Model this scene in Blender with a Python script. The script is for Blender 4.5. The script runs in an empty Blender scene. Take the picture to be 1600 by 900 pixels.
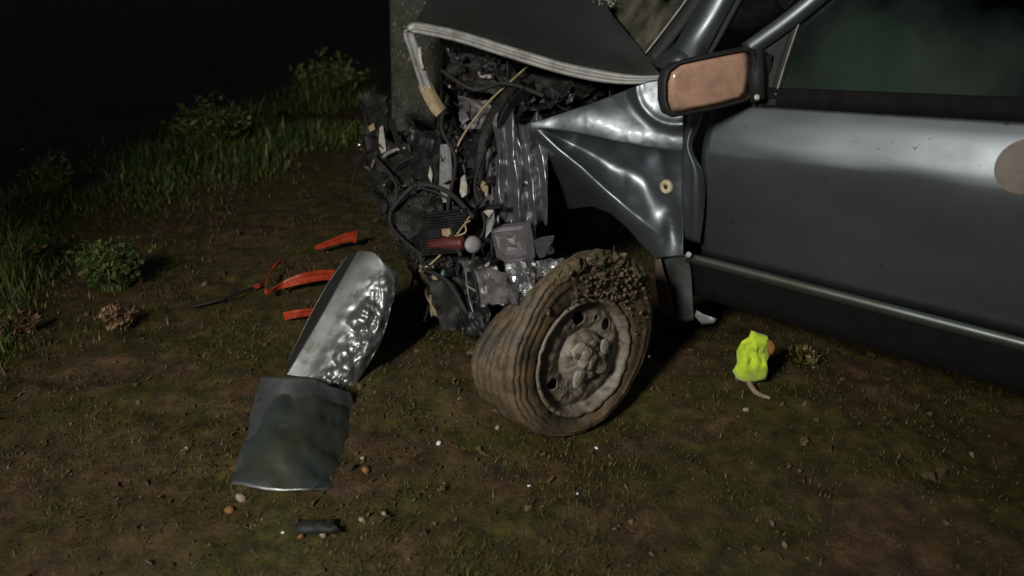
import bpy, bmesh, math, random
from mathutils import Vector, noise, Matrix
R = math.radians
SC = bpy.context.scene
COL = SC.collection
rnd = random.Random(7)

# ------------------------------------------------------------------ camera
FPX, PITCH, CAMH = 1150.0, R(25.0), 1.35
cam = bpy.data.cameras.new("camera")
cam.lens = FPX * 36.0 / 1600.0
cam.sensor_width = 36.0
cam.clip_start, cam.clip_end = 0.02, 800.0
cam_o = bpy.data.objects.new("camera", cam)
cam_o.location = (0, 0, CAMH)
cam_o.rotation_euler = (math.pi / 2 - PITCH, 0, 0)
COL.objects.link(cam_o)
SC.camera = cam_o
cam.dof.use_dof = True
cam.dof.focus_distance = 2.45
cam.dof.aperture_fstop = 1.7

# ------------------------------------------------------------------ night sky, moon, rescue floodlight
SUN_EL, SUN_AZ = R(48), R(140)
world = bpy.data.worlds.new("World")
SC.world = world
world.use_nodes = True
wn = world.node_tree.nodes
sky = wn.new("ShaderNodeTexSky")
sky.sky_type = 'NISHITA'
sky.sun_disc = False
sky.sun_elevation = SUN_EL
sky.sun_rotation = SUN_AZ
wn["Background"].inputs[1].default_value = 0.0055
world.node_tree.links.new(sky.outputs[0], wn["Background"].inputs[0])

def aim(o, target):
    o.rotation_euler = (Vector(target) - o.location).to_track_quat('-Z', 'Y').to_euler()

moon = bpy.data.lights.new("moon", 'SUN')
moon.energy = 0.012
moon.angle = R(0.5)
moon_o = bpy.data.objects.new("moon", moon)
moon_o.location = (math.sin(SUN_AZ) * 20, math.cos(SUN_AZ) * 20, 22)
COL.objects.link(moon_o)
aim(moon_o, (0, 0, 0))

flood = bpy.data.lights.new("floodlight", 'SPOT')
flood.energy = 960
flood.color = (1.0, 0.97, 0.91)
flood.shadow_soft_size = 0.45
flood.spot_size = R(62)
flood.spot_blend = 1.0
flood_o = bpy.data.objects.new("floodlight", flood)
flood_o.location = (-2.3, -1.6, 2.9)
COL.objects.link(flood_o)
aim(flood_o, (0.14, 2.75, 0.42))

SC.view_settings.view_transform = 'Standard'
SC.view_settings.look = 'None'
SC.view_settings.exposure = 0.0
SC.view_settings.gamma = 1.0

# ------------------------------------------------------------------ where things stand
CAM = Vector((0, 0, CAMH))
FW = Vector((0, math.cos(PITCH), -math.sin(PITCH)))
UP = Vector((0, math.sin(PITCH), math.cos(PITCH)))
RT = Vector((1, 0, 0))

def ray(u, v):
    return FW + RT * ((u - 800) / FPX) + UP * ((450 - v) / FPX)

def at(u, v, d):
    return CAM + ray(u, v) * d

CF = ray(-500, -15).normalized()            # the car points this way, nose slightly down
CN = CF.cross(Vector((0, 0, 1))).normalized() * -1
if CN.y > 0: CN = -CN
CU = CN.cross(CF)
if CU.z < 0: CU = -CU
D0 = at(1070, 400, 2.5)                     # foot of the door's front edge

def side_depth(u, v, n=0.0):
    r = ray(u, v)
    return (D0 + CN * n - CAM).dot(CN) / r.dot(CN)

def side(u, v, n=0.0):
    """point on the flank of the car, n metres outward of it"""
    return at(u, v, side_depth(u, v, n))

def L(s, n, h):
    """car frame: s rearward, n outward, h up from the foot of the door's front edge"""
    return D0 - CF * s + CN * n + CU * h

def sh(u, v, n=0.0):
    p = side(u, v, n) - D0
    return (-p.dot(CF), p.dot(CU))

def gd(u, v):
    a = max(side_depth(u, 100) + 0.05, 3.16 - (u - 640) * 0.0009)
    b_ = 2.72 - (u - 650) * 0.0013
    t = max(0.0, (v - 100) / 400.0)
    return a + (b_ - a) * t

def gut(u, v, n=0.0):
    return at(u, v, gd(u, v) - n)

def fbm(x, y, z=0.0, o=4, s=1.0):
    return noise.fractal(Vector((x * s, y * s, z)), 0.9, 2.1, o)

def height(x, y):
    d = math.hypot(x, y)
    h = 0.03 * fbm(x, y, 3.3, 4, 1.4)
    if d < 14:
        h += 0.012 * fbm(x, y, 9.1, 3, 9.0)
        h += 0.004 * fbm(x, y, 1.7, 2, 22.0)
    # hollow dug by the wheel and the soil it pushed up
    q = math.hypot(x - 0.28, y - 2.02)
    h -= 0.05 * math.exp(-(q / 0.30) ** 2)
    q2 = math.hypot(x + 0.15, y - 2.15)
    h += 0.05 * math.exp(-(q2 / 0.22) ** 2)
    # verge rising on the left
    t = max(0.0, min(1.0, (y * 0.75 - x * 0.55 - 3.4) / 2.0))
    h += 0.10 * t * t * (3 - 2 * t)
    return h

def gr(u, v, dz=0.0):
    r = ray(u, v)
    d = 3.0
    if r.z > -0.03: r.z = -0.03
    for _ in range(12):
        p = CAM + r * d
        d = (height(p.x, p.y) + dz - CAMH) / r.z
        d = min(d, 60)
    return CAM + r * d

# ------------------------------------------------------------------ materials
def mat(name, base=(0.5, 0.5, 0.5), rough=0.6, metal=0.0, coat=0.0, c2=None, scale=8.0, lo=0.4, hi=0.65,
        bump=0.0, bscale=60.0, rough2=None, spec=None, sheen=0.0, dist=0.002, c3=None, c3scale=40.0, c3lo=0.6, c3hi=0.7):
    m = bpy.data.materials.new(name)
    m.use_nodes = True
    nt = m.node_tree
    b = nt.nodes["Principled BSDF"]
    b.inputs["Base Color"].default_value = (*base, 1)
    b.inputs["Roughness"].default_value = rough
    b.inputs["Metallic"].default_value = metal
    b.inputs["Coat Weight"].default_value = coat
    b.inputs["Coat Roughness"].default_value = 0.12
    if spec is not None: b.inputs["Specular IOR Level"].default_value = spec
    if sheen: b.inputs["Sheen Weight"].default_value = sheen
    tc = nt.nodes.new("ShaderNodeTexCoord")
    def nz(s, detail=6):
        n = nt.nodes.new("ShaderNodeTexNoise")
        n.inputs["Scale"].default_value = s
        n.inputs["Detail"].default_value = detail
        n.inputs["Roughness"].default_value = 0.65
        nt.links.new(tc.outputs["Object"], n.inputs["Vector"])
        return n.outputs["Fac"]
    def rng(f, a, b_, c=0.0, d=1.0):
        mr = nt.nodes.new("ShaderNodeMapRange")
        nt.links.new(f, mr.inputs[0])
        for i, q in enumerate((a, b_, c, d)): mr.inputs[i + 1].default_value = q
        return mr.outputs[0]
    def mix(f, a, b_):
        x = nt.nodes.new("ShaderNodeMix")
        x.data_type = 'RGBA'
        nt.links.new(f, x.inputs["Factor"])
        for sock, val in (("A", a), ("B", b_)):
            s = [q for q in x.inputs if q.name == sock and q.type == 'RGBA'][0]
            if isinstance(val, tuple): s.default_value = (*val, 1)
            else: nt.links.new(val, s)
        return [q for q in x.outputs if q.type == 'RGBA'][0]
    col = None
    if c2:
        f = rng(nz(scale), lo, hi)
        col = mix(f, base, c2)
        if rough2 is not None:
            nt.links.new(rng(nz(scale), lo, hi, rough, rough2), b.inputs["Roughness"])
    if c3:
        col = mix(rng(nz(c3scale, 3), c3lo, c3hi), col if col else base, c3)
    if col: nt.links.new(col, b.inputs["Base Color"])
    if bump:
        bp = nt.nodes.new("ShaderNodeBump")
        bp.inputs["Strength"].default_value = bump
        bp.inputs["Distance"].default_value = dist
        nt.links.new(nz(bscale), bp.inputs["Height"])
        nt.links.new(bp.outputs[0], b.inputs["Normal"])
    return m

M = {}
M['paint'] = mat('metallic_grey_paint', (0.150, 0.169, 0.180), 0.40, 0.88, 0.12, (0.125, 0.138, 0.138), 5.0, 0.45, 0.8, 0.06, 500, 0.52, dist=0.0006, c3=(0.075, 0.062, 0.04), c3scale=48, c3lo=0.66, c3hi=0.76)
M['hood'] = mat('paint_dark_reflection', (0.10, 0.115, 0.105), 0.38, 0.7, 0.2, (0.06, 0.065, 0.045), 4.0, 0.4, 0.75, 0.05, 500, 0.55, dist=0.0005)  # car paint darkened, dark green-brown reflection put into the colour
M['hem'] = mat('bare_hem', (0.29, 0.29, 0.27), 0.5, 0.3, 0, (0.13, 0.125, 0.10), 18, 0.45, 0.7, 0.15, 200)
M['plast'] = mat('black_plastic', (0.007, 0.007, 0.007), 0.7, 0, 0, (0.02, 0.019, 0.015), 15, 0.4, 0.8, 0.1, 300)
M['rubber'] = mat('rubber', (0.014, 0.014, 0.013), 0.75, 0, 0, (0.03, 0.026, 0.02), 20, 0.45, 0.8, 0.2, 250)
M['deep'] = mat('sooty_rubber', (0.006, 0.006, 0.006), 0.9, 0, 0, (0.012, 0.011, 0.01), 20, 0.45, 0.8, 0.2, 250, spec=0.15)
M['blackm'] = mat('sooty_sheet_metal', (0.022, 0.023, 0.024), 0.42, 0.6, 0, (0.05, 0.045, 0.038), 18, 0.45, 0.7, 0.4, 60, 0.7, dist=0.004)
M['silver'] = mat('paint_fold_highlight', (0.21, 0.22, 0.23), 0.33, 0.8, 0, (0.16, 0.16, 0.15), 16, 0.45, 0.75, 0.25, 60, 0.5, dist=0.004)  # lighter copy of the car paint, fold highlights put into the colour
M['chrome'] = mat('crumpled_metal', (0.62, 0.62, 0.62), 0.24, 0.95, 0, (0.25, 0.23, 0.20), 25, 0.45, 0.75, 0.3, 90, 0.5, dist=0.003)
M['steel'] = mat('dull_steel', (0.28, 0.27, 0.28), 0.5, 0.7, 0, (0.13, 0.11, 0.09), 22, 0.4, 0.7, 0.3, 160)
M['mud'] = mat('mud', (0.150, 0.102, 0.055), 0.55, 0, 0, (0.065, 0.05, 0.028), 9, 0.35, 0.65, 0.8, 55, dist=0.006, c3=(0.028, 0.024, 0.018), c3scale=9, c3lo=0.42, c3hi=0.75)
M['mudrim'] = mat('muddy_steel', (0.165, 0.135, 0.098), 0.5, 0.0, 0, (0.26, 0.24, 0.205), 9, 0.45, 0.7, 0.6, 70, dist=0.004, c3=(0.09, 0.065, 0.04), c3scale=28, c3lo=0.54, c3hi=0.66)
M['mudcake'] = mat('thick_mud', (0.115, 0.085, 0.042), 0.8, 0, 0, (0.06, 0.055, 0.022), 18, 0.4, 0.62, 1.0, 60, dist=0.010, c3=(0.20, 0.155, 0.09), c3scale=30, c3lo=0.56, c3hi=0.68)
M['clod'] = mat('mud_lump', (0.34, 0.31, 0.26), 0.85, 0, 0, (0.20, 0.17, 0.125), 22, 0.4, 0.7, 0.6, 90, dist=0.004)
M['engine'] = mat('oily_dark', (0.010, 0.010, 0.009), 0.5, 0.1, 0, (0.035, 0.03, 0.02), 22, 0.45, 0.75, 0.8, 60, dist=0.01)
M['pale'] = mat('pale_plastic', (0.46, 0.43, 0.38), 0.55, 0, 0, (0.25, 0.22, 0.17), 35, 0.4, 0.7, 0.2, 150)
M['tan'] = mat('tan_plastic', (0.36, 0.27, 0.15), 0.6, 0, 0, (0.2, 0.14, 0.08), 40, 0.4, 0.7)
M['grey'] = mat('grey_plastic', (0.24, 0.235, 0.24), 0.5, 0.1, 0, (0.12, 0.11, 0.10), 25, 0.4, 0.7, 0.2, 120)
M['mauve'] = mat('grey_mauve_plastic', (0.13, 0.115, 0.13), 0.5, 0.1, 0, (0.075, 0.07, 0.06), 18, 0.35, 0.7, 0.3, 90)
M['red'] = mat('red_plastic', (0.46, 0.06, 0.018), 0.3, 0, 0.2, (0.20, 0.02, 0.01), 22, 0.4, 0.7, 0.1, 80)
M['redd'] = mat('dark_red_paint', (0.10, 0.018, 0.014), 0.5, 0, 0, (0.05, 0.012, 0.01), 20, 0.4, 0.7)
M['cable'] = mat('tan_cable', (0.40, 0.33, 0.19), 0.55, 0, 0, (0.25, 0.2, 0.1), 30, 0.4, 0.7)
M['green'] = mat('green_plastic', (0.08, 0.22, 0.16), 0.4)
M['blue'] = mat('blue_grey_metal', (0.10, 0.13, 0.17), 0.3, 0.6, 0, (0.04, 0.05, 0.06), 20, 0.4, 0.7)
M['hivis'] = mat('hi_vis_cloth', (0.58, 0.78, 0.03), 0.85, 0, 0, (0.34, 0.50, 0.02), 22, 0.45, 0.75, 0.4, 160, sheen=0.3, c3=(0.2, 0.22, 0.03), c3scale=35, c3lo=0.66, c3hi=0.78)
M['brown'] = mat('brown_cloth', (0.30, 0.13, 0.03), 0.9, 0, 0, (0.15, 0.07, 0.02), 40, 0.4, 0.7)
M['stick'] = mat('dry_stick', (0.26, 0.20, 0.13), 0.85, 0, 0, (0.13, 0.09, 0.05), 60, 0.4, 0.7, 0.5, 120)
M['stone'] = mat('pale_stone', (0.32, 0.27, 0.20), 0.85, 0, 0, (0.2, 0.16, 0.1), 40, 0.4, 0.7, 0.5, 90)
M['orange'] = mat('orange_stone', (0.26, 0.115, 0.03), 0.7, 0, 0, (0.15, 0.07, 0.02), 40, 0.4, 0.7)
M['white'] = mat('white_chip', (0.75, 0.77, 0.77), 0.25)
M['bark'] = mat('mossy_bark', (0.062, 0.060, 0.048), 0.9, 0, 0, (0.022, 0.027, 0.014), 9, 0.4, 0.65, 0.9, 45, dist=0.012, c3=(0.32, 0.30, 0.26), c3scale=60, c3lo=0.6, c3hi=0.72)
M['panel'] = mat('scuffed_panel', (0.21, 0.22, 0.217), 0.36, 0.78, 0.1, (0.12, 0.125, 0.115), 9, 0.4, 0.68, 0.12, 130, 0.6, dist=0.002, c3=(0.10, 0.085, 0.06), c3scale=26, c3lo=0.6, c3hi=0.7)
M['pane2'] = mat('dirty_dark_panel', (0.13, 0.145, 0.142), 0.42, 0.4, 0.1, (0.035, 0.042, 0.034), 3.5, 0.42, 0.6, 0.15, 90, 0.6, dist=0.002, c3=(0.10, 0.085, 0.06), c3scale=30, c3lo=0.62, c3hi=0.72)
M['dull_tan'] = mat('flat_tan', (0.135, 0.105, 0.08), 0.6, 0, 0, (0.085, 0.066, 0.048), 22, 0.4, 0.7)
M['seatcloth'] = mat('seat_cloth', (0.03, 0.032, 0.03), 0.9, 0, 0, (0.02, 0.02, 0.02), 20, 0.4, 0.7, 0.3, 200)
M['bag'] = mat('airbag_cloth', (0.5, 0.53, 0.5), 0.85, 0, 0, (0.36, 0.38, 0.35), 8, 0.4, 0.7, 0.3, 120)

def grassmat(name, a, b, c):
    m = bpy.data.materials.new(name); m.use_nodes = True
    nt = m.node_tree; p = nt.nodes["Principled BSDF"]
    at_ = nt.nodes.new("ShaderNodeAttribute"); at_.attribute_name = "tone"
    cr = nt.nodes.new("ShaderNodeValToRGB")
    cr.color_ramp.elements[0].color = (*a, 1); cr.color_ramp.elements[1].color = (*c, 1)
    e = cr.color_ramp.elements.new(0.6); e.color = (*b, 1)
    nt.links.new(at_.outputs["Fac"], cr.inputs[0]); nt.links.new(cr.outputs[0], p.inputs["Base Color"])
    p.inputs["Roughness"].default_value = 0.55
    p.inputs["Specular IOR Level"].default_value = 0.3
    return m
M['grass'] = grassmat('grass_blades', (0.06, 0.09, 0.018), (0.115, 0.185, 0.035), (0.50, 0.42, 0.18))
M['turf'] = grassmat('short_turf', (0.034, 0.038, 0.006), (0.074, 0.068, 0.011), (0.22, 0.155, 0.06))
M['weed'] = grassmat('weed_leaves', (0.04, 0.08, 0.016), (0.10, 0.15, 0.035), (0.28, 0.22, 0.12))
M['dry'] = grassmat('dry_leaves', (0.10, 0.06, 0.03), (0.24, 0.14, 0.08), (0.38, 0.25, 0.15))
M['litter'] = grassmat('litter', (0.05, 0.035, 0.018), (0.14, 0.09, 0.045), (0.34, 0.28, 0.19))

# soil
m = bpy.data.materials.new('soil'); m.use_nodes = True
nt = m.node_tree; b = nt.nodes["Principled BSDF"]
tc = nt.nodes.new("ShaderNodeTexCoord")
def _n(s, d=8, r=0.65):
    n = nt.nodes.new("ShaderNodeTexNoise"); n.inputs["Scale"].default_value = s
    n.inputs["Detail"].default_value = d; n.inputs["Roughness"].default_value = r
    nt.links.new(tc.outputs["Object"], n.inputs["Vector"]); return n.outputs["Fac"]
def _ramp(f, stops):
    c = nt.nodes.new("ShaderNodeValToRGB")
    e = c.color_ramp.elements
    while len(e) < len(stops): e.new(0.5)
    for k, (p, q) in enumerate(stops): e[k].position = p; e[k].color = (*q, 1)
    nt.links.new(f, c.inputs[0]); return c.outputs[0]
def _mix(f, a, b_, mode='MIX'):
    x = nt.nodes.new("ShaderNodeMix"); x.data_type = 'RGBA'; x.blend_type = mode
    nt.links.new(f, x.inputs["Factor"]) if not isinstance(f, float) else setattr(x.inputs["Factor"], 'default_value', f)
    A = [q for q in x.inputs if q.name == "A" and q.type == 'RGBA'][0]; B = [q for q in x.inputs if q.name == "B" and q.type == 'RGBA'][0]
    nt.links.new(a, A); nt.links.new(b_, B)
    return [q for q in x.outputs if q.type == 'RGBA'][0]
soil = _ramp(_n(14), [(0.32, (0.020, 0.013, 0.007)), (0.5, (0.066, 0.037, 0.016)), (0.68, (0.14, 0.080, 0.036))])
moss = _ramp(_n(22), [(0.32, (0.013, 0.015, 0.004)), (0.52, (0.048, 0.043, 0.006)), (0.7, (0.092, 0.073, 0.011))])
blend = _ramp(_n(2.6, 6), [(0.40, (0, 0, 0)), (0.58, (1, 1, 1))])
c = _mix(blend, soil, moss)
nt.links.new(c, b.inputs["Base Color"])
b.inputs["Roughness"].default_value = 0.62
b.inputs["Specular IOR Level"].default_value = 0.4
bp = nt.nodes.new("ShaderNodeBump"); bp.inputs["Strength"].default_value = 0.9; bp.inputs["Distance"].default_value = 0.008
nt.links.new(_n(75, 8, 0.7), bp.inputs["Height"]); nt.links.new(bp.outputs[0], b.inputs["Normal"])
M['soil'] = m

# dirty glass: fogged patches over clear tinted glass
def glassmat(name, fogcol, lo, hi, scale, tint=(0.35, 0.42, 0.38), amount=0.55):
    m = bpy.data.materials.new(name); m.use_nodes = True
    nt = m.node_tree; nt.nodes.remove(nt.nodes["Principled BSDF"])
    out = nt.nodes["Material Output"]
    tr = nt.nodes.new("ShaderNodeBsdfTransparent"); tr.inputs[0].default_value = (*tint, 1)
    gl = nt.nodes.new("ShaderNodeBsdfGlossy"); gl.inputs["Roughness"].default_value = 0.05
    df = nt.nodes.new("ShaderNodeBsdfDiffuse"); df.inputs[0].default_value = (*fogcol, 1)
    fr = nt.nodes.new("ShaderNodeFresnel"); fr.inputs[0].default_value = 1.5
    m1 = nt.nodes.new("ShaderNodeMixShader"); m2 = nt.nodes.new("ShaderNodeMixShader")
    tc = nt.nodes.new("ShaderNodeTexCoord"); nz = nt.nodes.new("ShaderNodeTexNoise")
    nz.inputs["Scale"].default_value = scale; nz.inputs["Detail"].default_value = 5
    mr = nt.nodes.new("ShaderNodeMapRange"); mr.inputs[1].default_value = lo; mr.inputs[2].default_value = hi; mr.inputs[4].default_value = amount
    l = nt.links.new
    l(tc.outputs["Object"], nz.inputs["Vector"]); l(nz.outputs["Fac"], mr.inputs[0])
    l(fr.outputs[0], m1.inputs[0]); l(tr.outputs[0], m1.inputs[1]); l(gl.outputs[0], m1.inputs[2])
    l(mr.outputs[0], m2.inputs[0]); l(m1.outputs[0], m2.inputs[1]); l(df.outputs[0], m2.inputs[2]); l(m2.outputs[0], out.inputs[0])
    return m
M['glass'] = glassmat('dirty_window_glass', (0.085, 0.12, 0.095), 0.40, 0.85, 2.2, amount=0.5)
M['wind'] = glassmat('crazed_windscreen_glass', (0.16, 0.15, 0.11), 0.35, 0.7, 9.0, amount=0.8)
# mirror glass, a warm brown reflection put into its mottled colour
m = bpy.data.materials.new('reflection_tinted_mirror'); m.use_nodes = True
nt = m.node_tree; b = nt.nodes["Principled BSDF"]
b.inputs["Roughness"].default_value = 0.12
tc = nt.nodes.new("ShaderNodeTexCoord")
reflect_n = _n(11, 8, 0.75)
nt.links.new(_ramp(reflect_n, [(0.36, (0.36, 0.23, 0.17)), (0.52, (0.58, 0.35, 0.24)), (0.66, (0.72, 0.44, 0.29))]), b.inputs["Base Color"])
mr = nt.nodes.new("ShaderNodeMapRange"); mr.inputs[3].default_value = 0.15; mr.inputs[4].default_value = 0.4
nt.links.new(reflect_n, mr.inputs[0]); nt.links.new(mr.outputs[0], b.inputs["Metallic"])
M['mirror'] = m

# ------------------------------------------------------------------ mesh helpers
def mesh_obj(name, verts, faces, m, parent=None, smooth=True, solid=0.0, label=None, kind=None, origin=None, tones=None):
    off = Vector((0, 0, 0))
    if parent is not None:
        off = parent['_w'] if '_w' in parent else (0, 0, 0)
        off = Vector(off)
    elif origin is not None:
        off = Vector(origin)
    me = bpy.data.meshes.new(name)
    me.from_pydata([tuple(Vector(v) - off) for v in verts], [], faces)
    me.materials.append(m)
    if smooth: me.shade_smooth()
    if tones is not None:
        a = me.attributes.new("tone", 'FLOAT', 'POINT')
        a.data.foreach_set("value", tones)
    o = bpy.data.objects.new(name, me)
    COL.objects.link(o)
    if parent is not None:
        o.parent = parent
        o['_w'] = tuple(off)
    else:
        o.location = off
        o['_w'] = tuple(off)
    if solid:
        s = o.modifiers.new("thickness", 'SOLIDIFY'); s.thickness = solid; s.offset = 0
    if label: o['label'] = label
    if kind: o['kind'] = kind
    return o

def thing(name, label, cat, loc, group=None):
    o = bpy.data.objects.new(name, None); COL.objects.link(o)
    o.empty_display_size = 0.1
    o.location = loc; o['_w'] = tuple(loc)
    tag(o, label, cat, group)
    return o

def tag(o, label, cat, group=None):
    o['label'] = label; o['category'] = cat
    if group: o['group'] = group
    return o

def grid_faces(nu, nv):
    return [(j * nu + i, j * nu + i + 1, (j + 1) * nu + i + 1, (j + 1) * nu + i) for j in range(nv - 1) for i in range(nu - 1)]

def fpatch(fn, nu, nv):
    return [fn(i / (nu - 1), j / (nv - 1)) for j in range(nv) for i in range(nu)], grid_faces(nu, nv)

def cr(p0, p1, p2, p3, t):
    return 0.5 * ((2 * p1) + (p2 - p0) * t + (2 * p0 - 5 * p1 + 4 * p2 - p3) * t * t + (3 * p1 - p0 - 3 * p2 + p3) * t ** 3)

def cline(pts, sub):
    out = []; n = len(pts)
    for i in range(n - 1):
        a = pts[max(i - 1, 0)]; b_ = pts[i]; c_ = pts[i + 1]; d = pts[min(i + 2, n - 1)]
        for k in range(sub): out.append(cr(a, b_, c_, d, k / sub))
    out.append(pts[-1])
    return out

def cpatch(ctrl, su=6, sv=6):
    rows = [cline([Vector(p) for p in r], su) for r in ctrl]
    cols = [cline([rows[j][i] for j in range(len(rows))], sv) for i in range(len(rows[0]))]
    nu, nv = len(cols), len(cols[0])
    return [cols[i][j] for j in range(nv) for i in range(nu)], grid_faces(nu, nv)

def tube(pts, r, seg=8, sub=5, cap=True):
    """round tube through 3D points; r a number or a list per point"""
    P = cline([Vector(p) for p in pts], sub) if sub > 1 else [Vector(p) for p in pts]
    n = len(P)
    rr = [r] * n if not isinstance(r, (list, tuple)) else [r[min(int(i / max(sub, 1)), len(r) - 1)] * (1 - (i / max(sub, 1)) % 1) + r[min(int(i / max(sub, 1)) + 1, len(r) - 1)] * ((i / max(sub, 1)) % 1) for i in range(n)]
    V, F = [], []
    prev = None
    for i in range(n):
        t = (P[min(i + 1, n - 1)] - P[max(i - 1, 0)]).normalized()
        if prev is None:
            a = t.cross(Vector((0, 0, 1)))
            if a.length < 0.05: a = t.cross(Vector((1, 0, 0)))
        else:
            a = prev - t * prev.dot(t)
        a.normalize(); prev = a; b_ = t.cross(a)
        for k in range(seg):
            an = 2 * math.pi * k / seg
            V.append(P[i] + (a * math.cos(an) + b_ * math.sin(an)) * rr[i])
    for i in range(n - 1):
        for k in range(seg):
            F.append((i * seg + k, i * seg + (k + 1) % seg, (i + 1) * seg + (k + 1) % seg, (i + 1) * seg + k))
    if cap:
        F.append(tuple(range(seg - 1, -1, -1))); F.append(tuple((n - 1) * seg + k for k in range(seg)))
    return V, F

def bar(pts, wdir, w, t, sub=5, groove=False):
    """flat bar / strip swept along points: w wide along wdir, t thick"""
    P = cline([Vector(p) for p in pts], sub) if sub > 1 else [Vector(p) for p in pts]
    n = len(P); V = []; F = []
    if groove:
        prof = [(-.5, -.5), (-.5, .5), (-.2, .62), (-.06, 0.0), (.06, 0.0), (.2, .62), (.5, .5), (.5, -.5)]
    else:
        prof = [(-.5, -.3), (-.46, .5), (.46, .5), (.5, -.3)]
    q = len(prof)
    for i in range(n):
        tg = (P[min(i + 1, n - 1)] - P[max(i - 1, 0)]).normalized()
        wd = wdir(i / (n - 1)) if callable(wdir) else wdir
        nn = tg.cross(wd).normalized(); ww = nn.cross(tg).normalized()
        if nn.dot(CAM - P[i]) < 0: nn = -nn
        wv = w(i / (n - 1)) if callable(w) else w
        for a, b_ in prof: V.append(P[i] + ww * a * wv + nn * b_ * t)
    for i in range(n - 1):
        for k in range(q):
            F.append((i * q + k, i * q + (k + 1) % q, (i + 1) * q + (k + 1) % q, (i + 1) * q + k))
    F.append(tuple(range(q - 1, -1, -1))); F.append(tuple((n - 1) * q + k for k in range(q)))
    return V, F

def pillow(outline, nrm, t, rings=4, jit=0.0, sharp=0.5, back=1.0, seed=0):
    """closed lump whose outline is the given 3D ring; t thick along nrm"""
    rr = random.Random(seed)
    O = [Vector(p) for p in outline]; c = sum(O, Vector()) / len(O); q = len(O)
    nrm = Vector(nrm).normalized()
    V = list(O); F = []
    for sgn, tt in ((1, t), (-1, t * back)):
        last = list(range(q))
        for k in range(1, rings):
            s = 1 - k / rings
            hgt = tt * (1 - s * s) ** sharp
            idx = []
            for p in O:
                idx.append(len(V))
                V.append(c + (p - c) * s + nrm * sgn * hgt * (1 + jit * rr.uniform(-1, 1)) )
            for i in range(q):
                f = (last[i], last[(i + 1) % q], idx[(i + 1) % q], idx[i])
                F.append(f if sgn > 0 else f[::-1])
            last = idx
        V.append(c + nrm * sgn * tt)
        for i in range(q):
            f = (last[i], last[(i + 1) % q], len(V) - 1)
            F.append(f if sgn > 0 else f[::-1])
    return V, F

def join(*parts):
    V, F = [], []
    for v, f in parts:
        o = len(V); V += v; F += [tuple(i + o for i in x) for x in f]
    return V, F

def box(c, ax, ay, az, bev=0.0):
    c, ax, ay, az = (Vector(q) for q in (c, ax, ay, az))
    V = [c + ax * i + ay * j + az * k for k in (-1, 1) for j in (-1, 1) for i in (-1, 1)]
    F = [(0, 2, 3, 1), (4, 5, 7, 6), (0, 1, 5, 4), (2, 6, 7, 3), (0, 4, 6, 2), (1, 3, 7, 5)]
    return V, F

def bevel(o, w, seg=2):
    md = o.modifiers.new("edges", 'BEVEL'); md.width = w; md.segments = seg
    return o

def shard(c, size, rr, flat=0.12):
    """irregular broken plate"""
    a = Vector((rr.uniform(-1, 1), rr.uniform(-1, 1), rr.uniform(-1, 1))).normalized()
    b_ = a.orthogonal().normalized(); d = a.cross(b_)
    k = rr.choice((3, 4, 5, 5)); el = rr.uniform(0.3, 1.0)
    out = []
    for i in range(k):
        an = 2 * math.pi * (i + rr.uniform(-.3, .3)) / k
        q = size * rr.uniform(0.6, 1.1)
        out.append(c + b_ * math.cos(an) * q + d * math.sin(an) * q * el + a * rr.uniform(-.25, .25) * size)
    V = [p + a * size * flat for p in out] + [p - a * size * flat for p in out]
    F = [tuple(range(k)), tuple(range(2 * k - 1, k - 1, -1))] + [(i, i + k, (i + 1) % k + k, (i + 1) % k) for i in range(k)]
    return V, F

def sm(a, b_, x):
    t = max(0.0, min(1.0, (x - a) / (b_ - a))); return t * t * (3 - 2 * t)

def poly_y(pl, x):
    if x <= pl[0][0]: return pl[0][1]
    for (x0, y0), (x1, y1) in zip(pl, pl[1:]):
        if x <= x1: return y0 + (y1 - y0) * (x - x0) / (x1 - x0)
    return pl[-1][1]

# ------------------------------------------------------------------ ground: one sheet to the horizon
def axis(a, b_, step, far):
    xs = []; x = a
    while x <= b_: xs.append(x); x += step
    s = step; lo = []; x = a
    while x > -far: s *= 1.22; x -= s; lo.append(x)
    s = step; hi = []; x = xs[-1]
    while x < far: s *= 1.22; x += s; hi.append(x)
    return lo[::-1] + xs + hi
gx = axis(-2.4, 2.2, 0.018, 400); gy = axis(1.0, 4.4, 0.018, 400)
GV = [(x, y, height(x, y)) for y in gy for x in gx]
ground = mesh_obj('ground', GV, grid_faces(len(gx), len(gy)), M['soil'], kind='structure')

# ------------------------------------------------------------------ the wrecked car
car = thing('wrecked_car', 'crashed dark grey car with crushed front, buckled bonnet and torn off front bumper', 'car', L(0.3, -0.6, -0.35))

# --- door: upper facet leans in to the window, lower one turns under
s_end = 1.55
BELT = [sh(1080, 161), sh(1600, 192)]
CREASE = [sh(1085, 236), sh(1600, 300)]
STRIP = [sh(1072, 402), sh(1600, 540)]
def lin(q, s): return q[0][1] + (q[1][1] - q[0][1]) * (s - q[0][0]) / (q[1][0] - q[0][0])
def door_pt(s, k):
    """k 0..1 foot to crease, 1..2 crease to belt"""
    lo, cre, bl = lin(STRIP, s), lin(CREASE, s), lin(BELT, s)
    if k <= 1:
        h = lo + (cre - lo) * k
        n = -0.055 * (1 - k) ** 1.5
    else:
        t = k - 1
        h = cre + (bl - cre) * t
        n = -0.004 * t - 0.052 * t ** 1.5
    n += 0.004 * fbm(s * 3, k * 2, 5.0, 2) * sm(0, 0.12, s)
    n -= 0.012 * math.exp(-((s - 0.55) / 0.3) ** 2 - ((k - 0.55) / 0.35) ** 2)   # shallow dent
    return L(s, n, h)
V, F = [], []
S = [0.035 + (s_end - 0.035) * i / 60 for i in range(61)]
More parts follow.
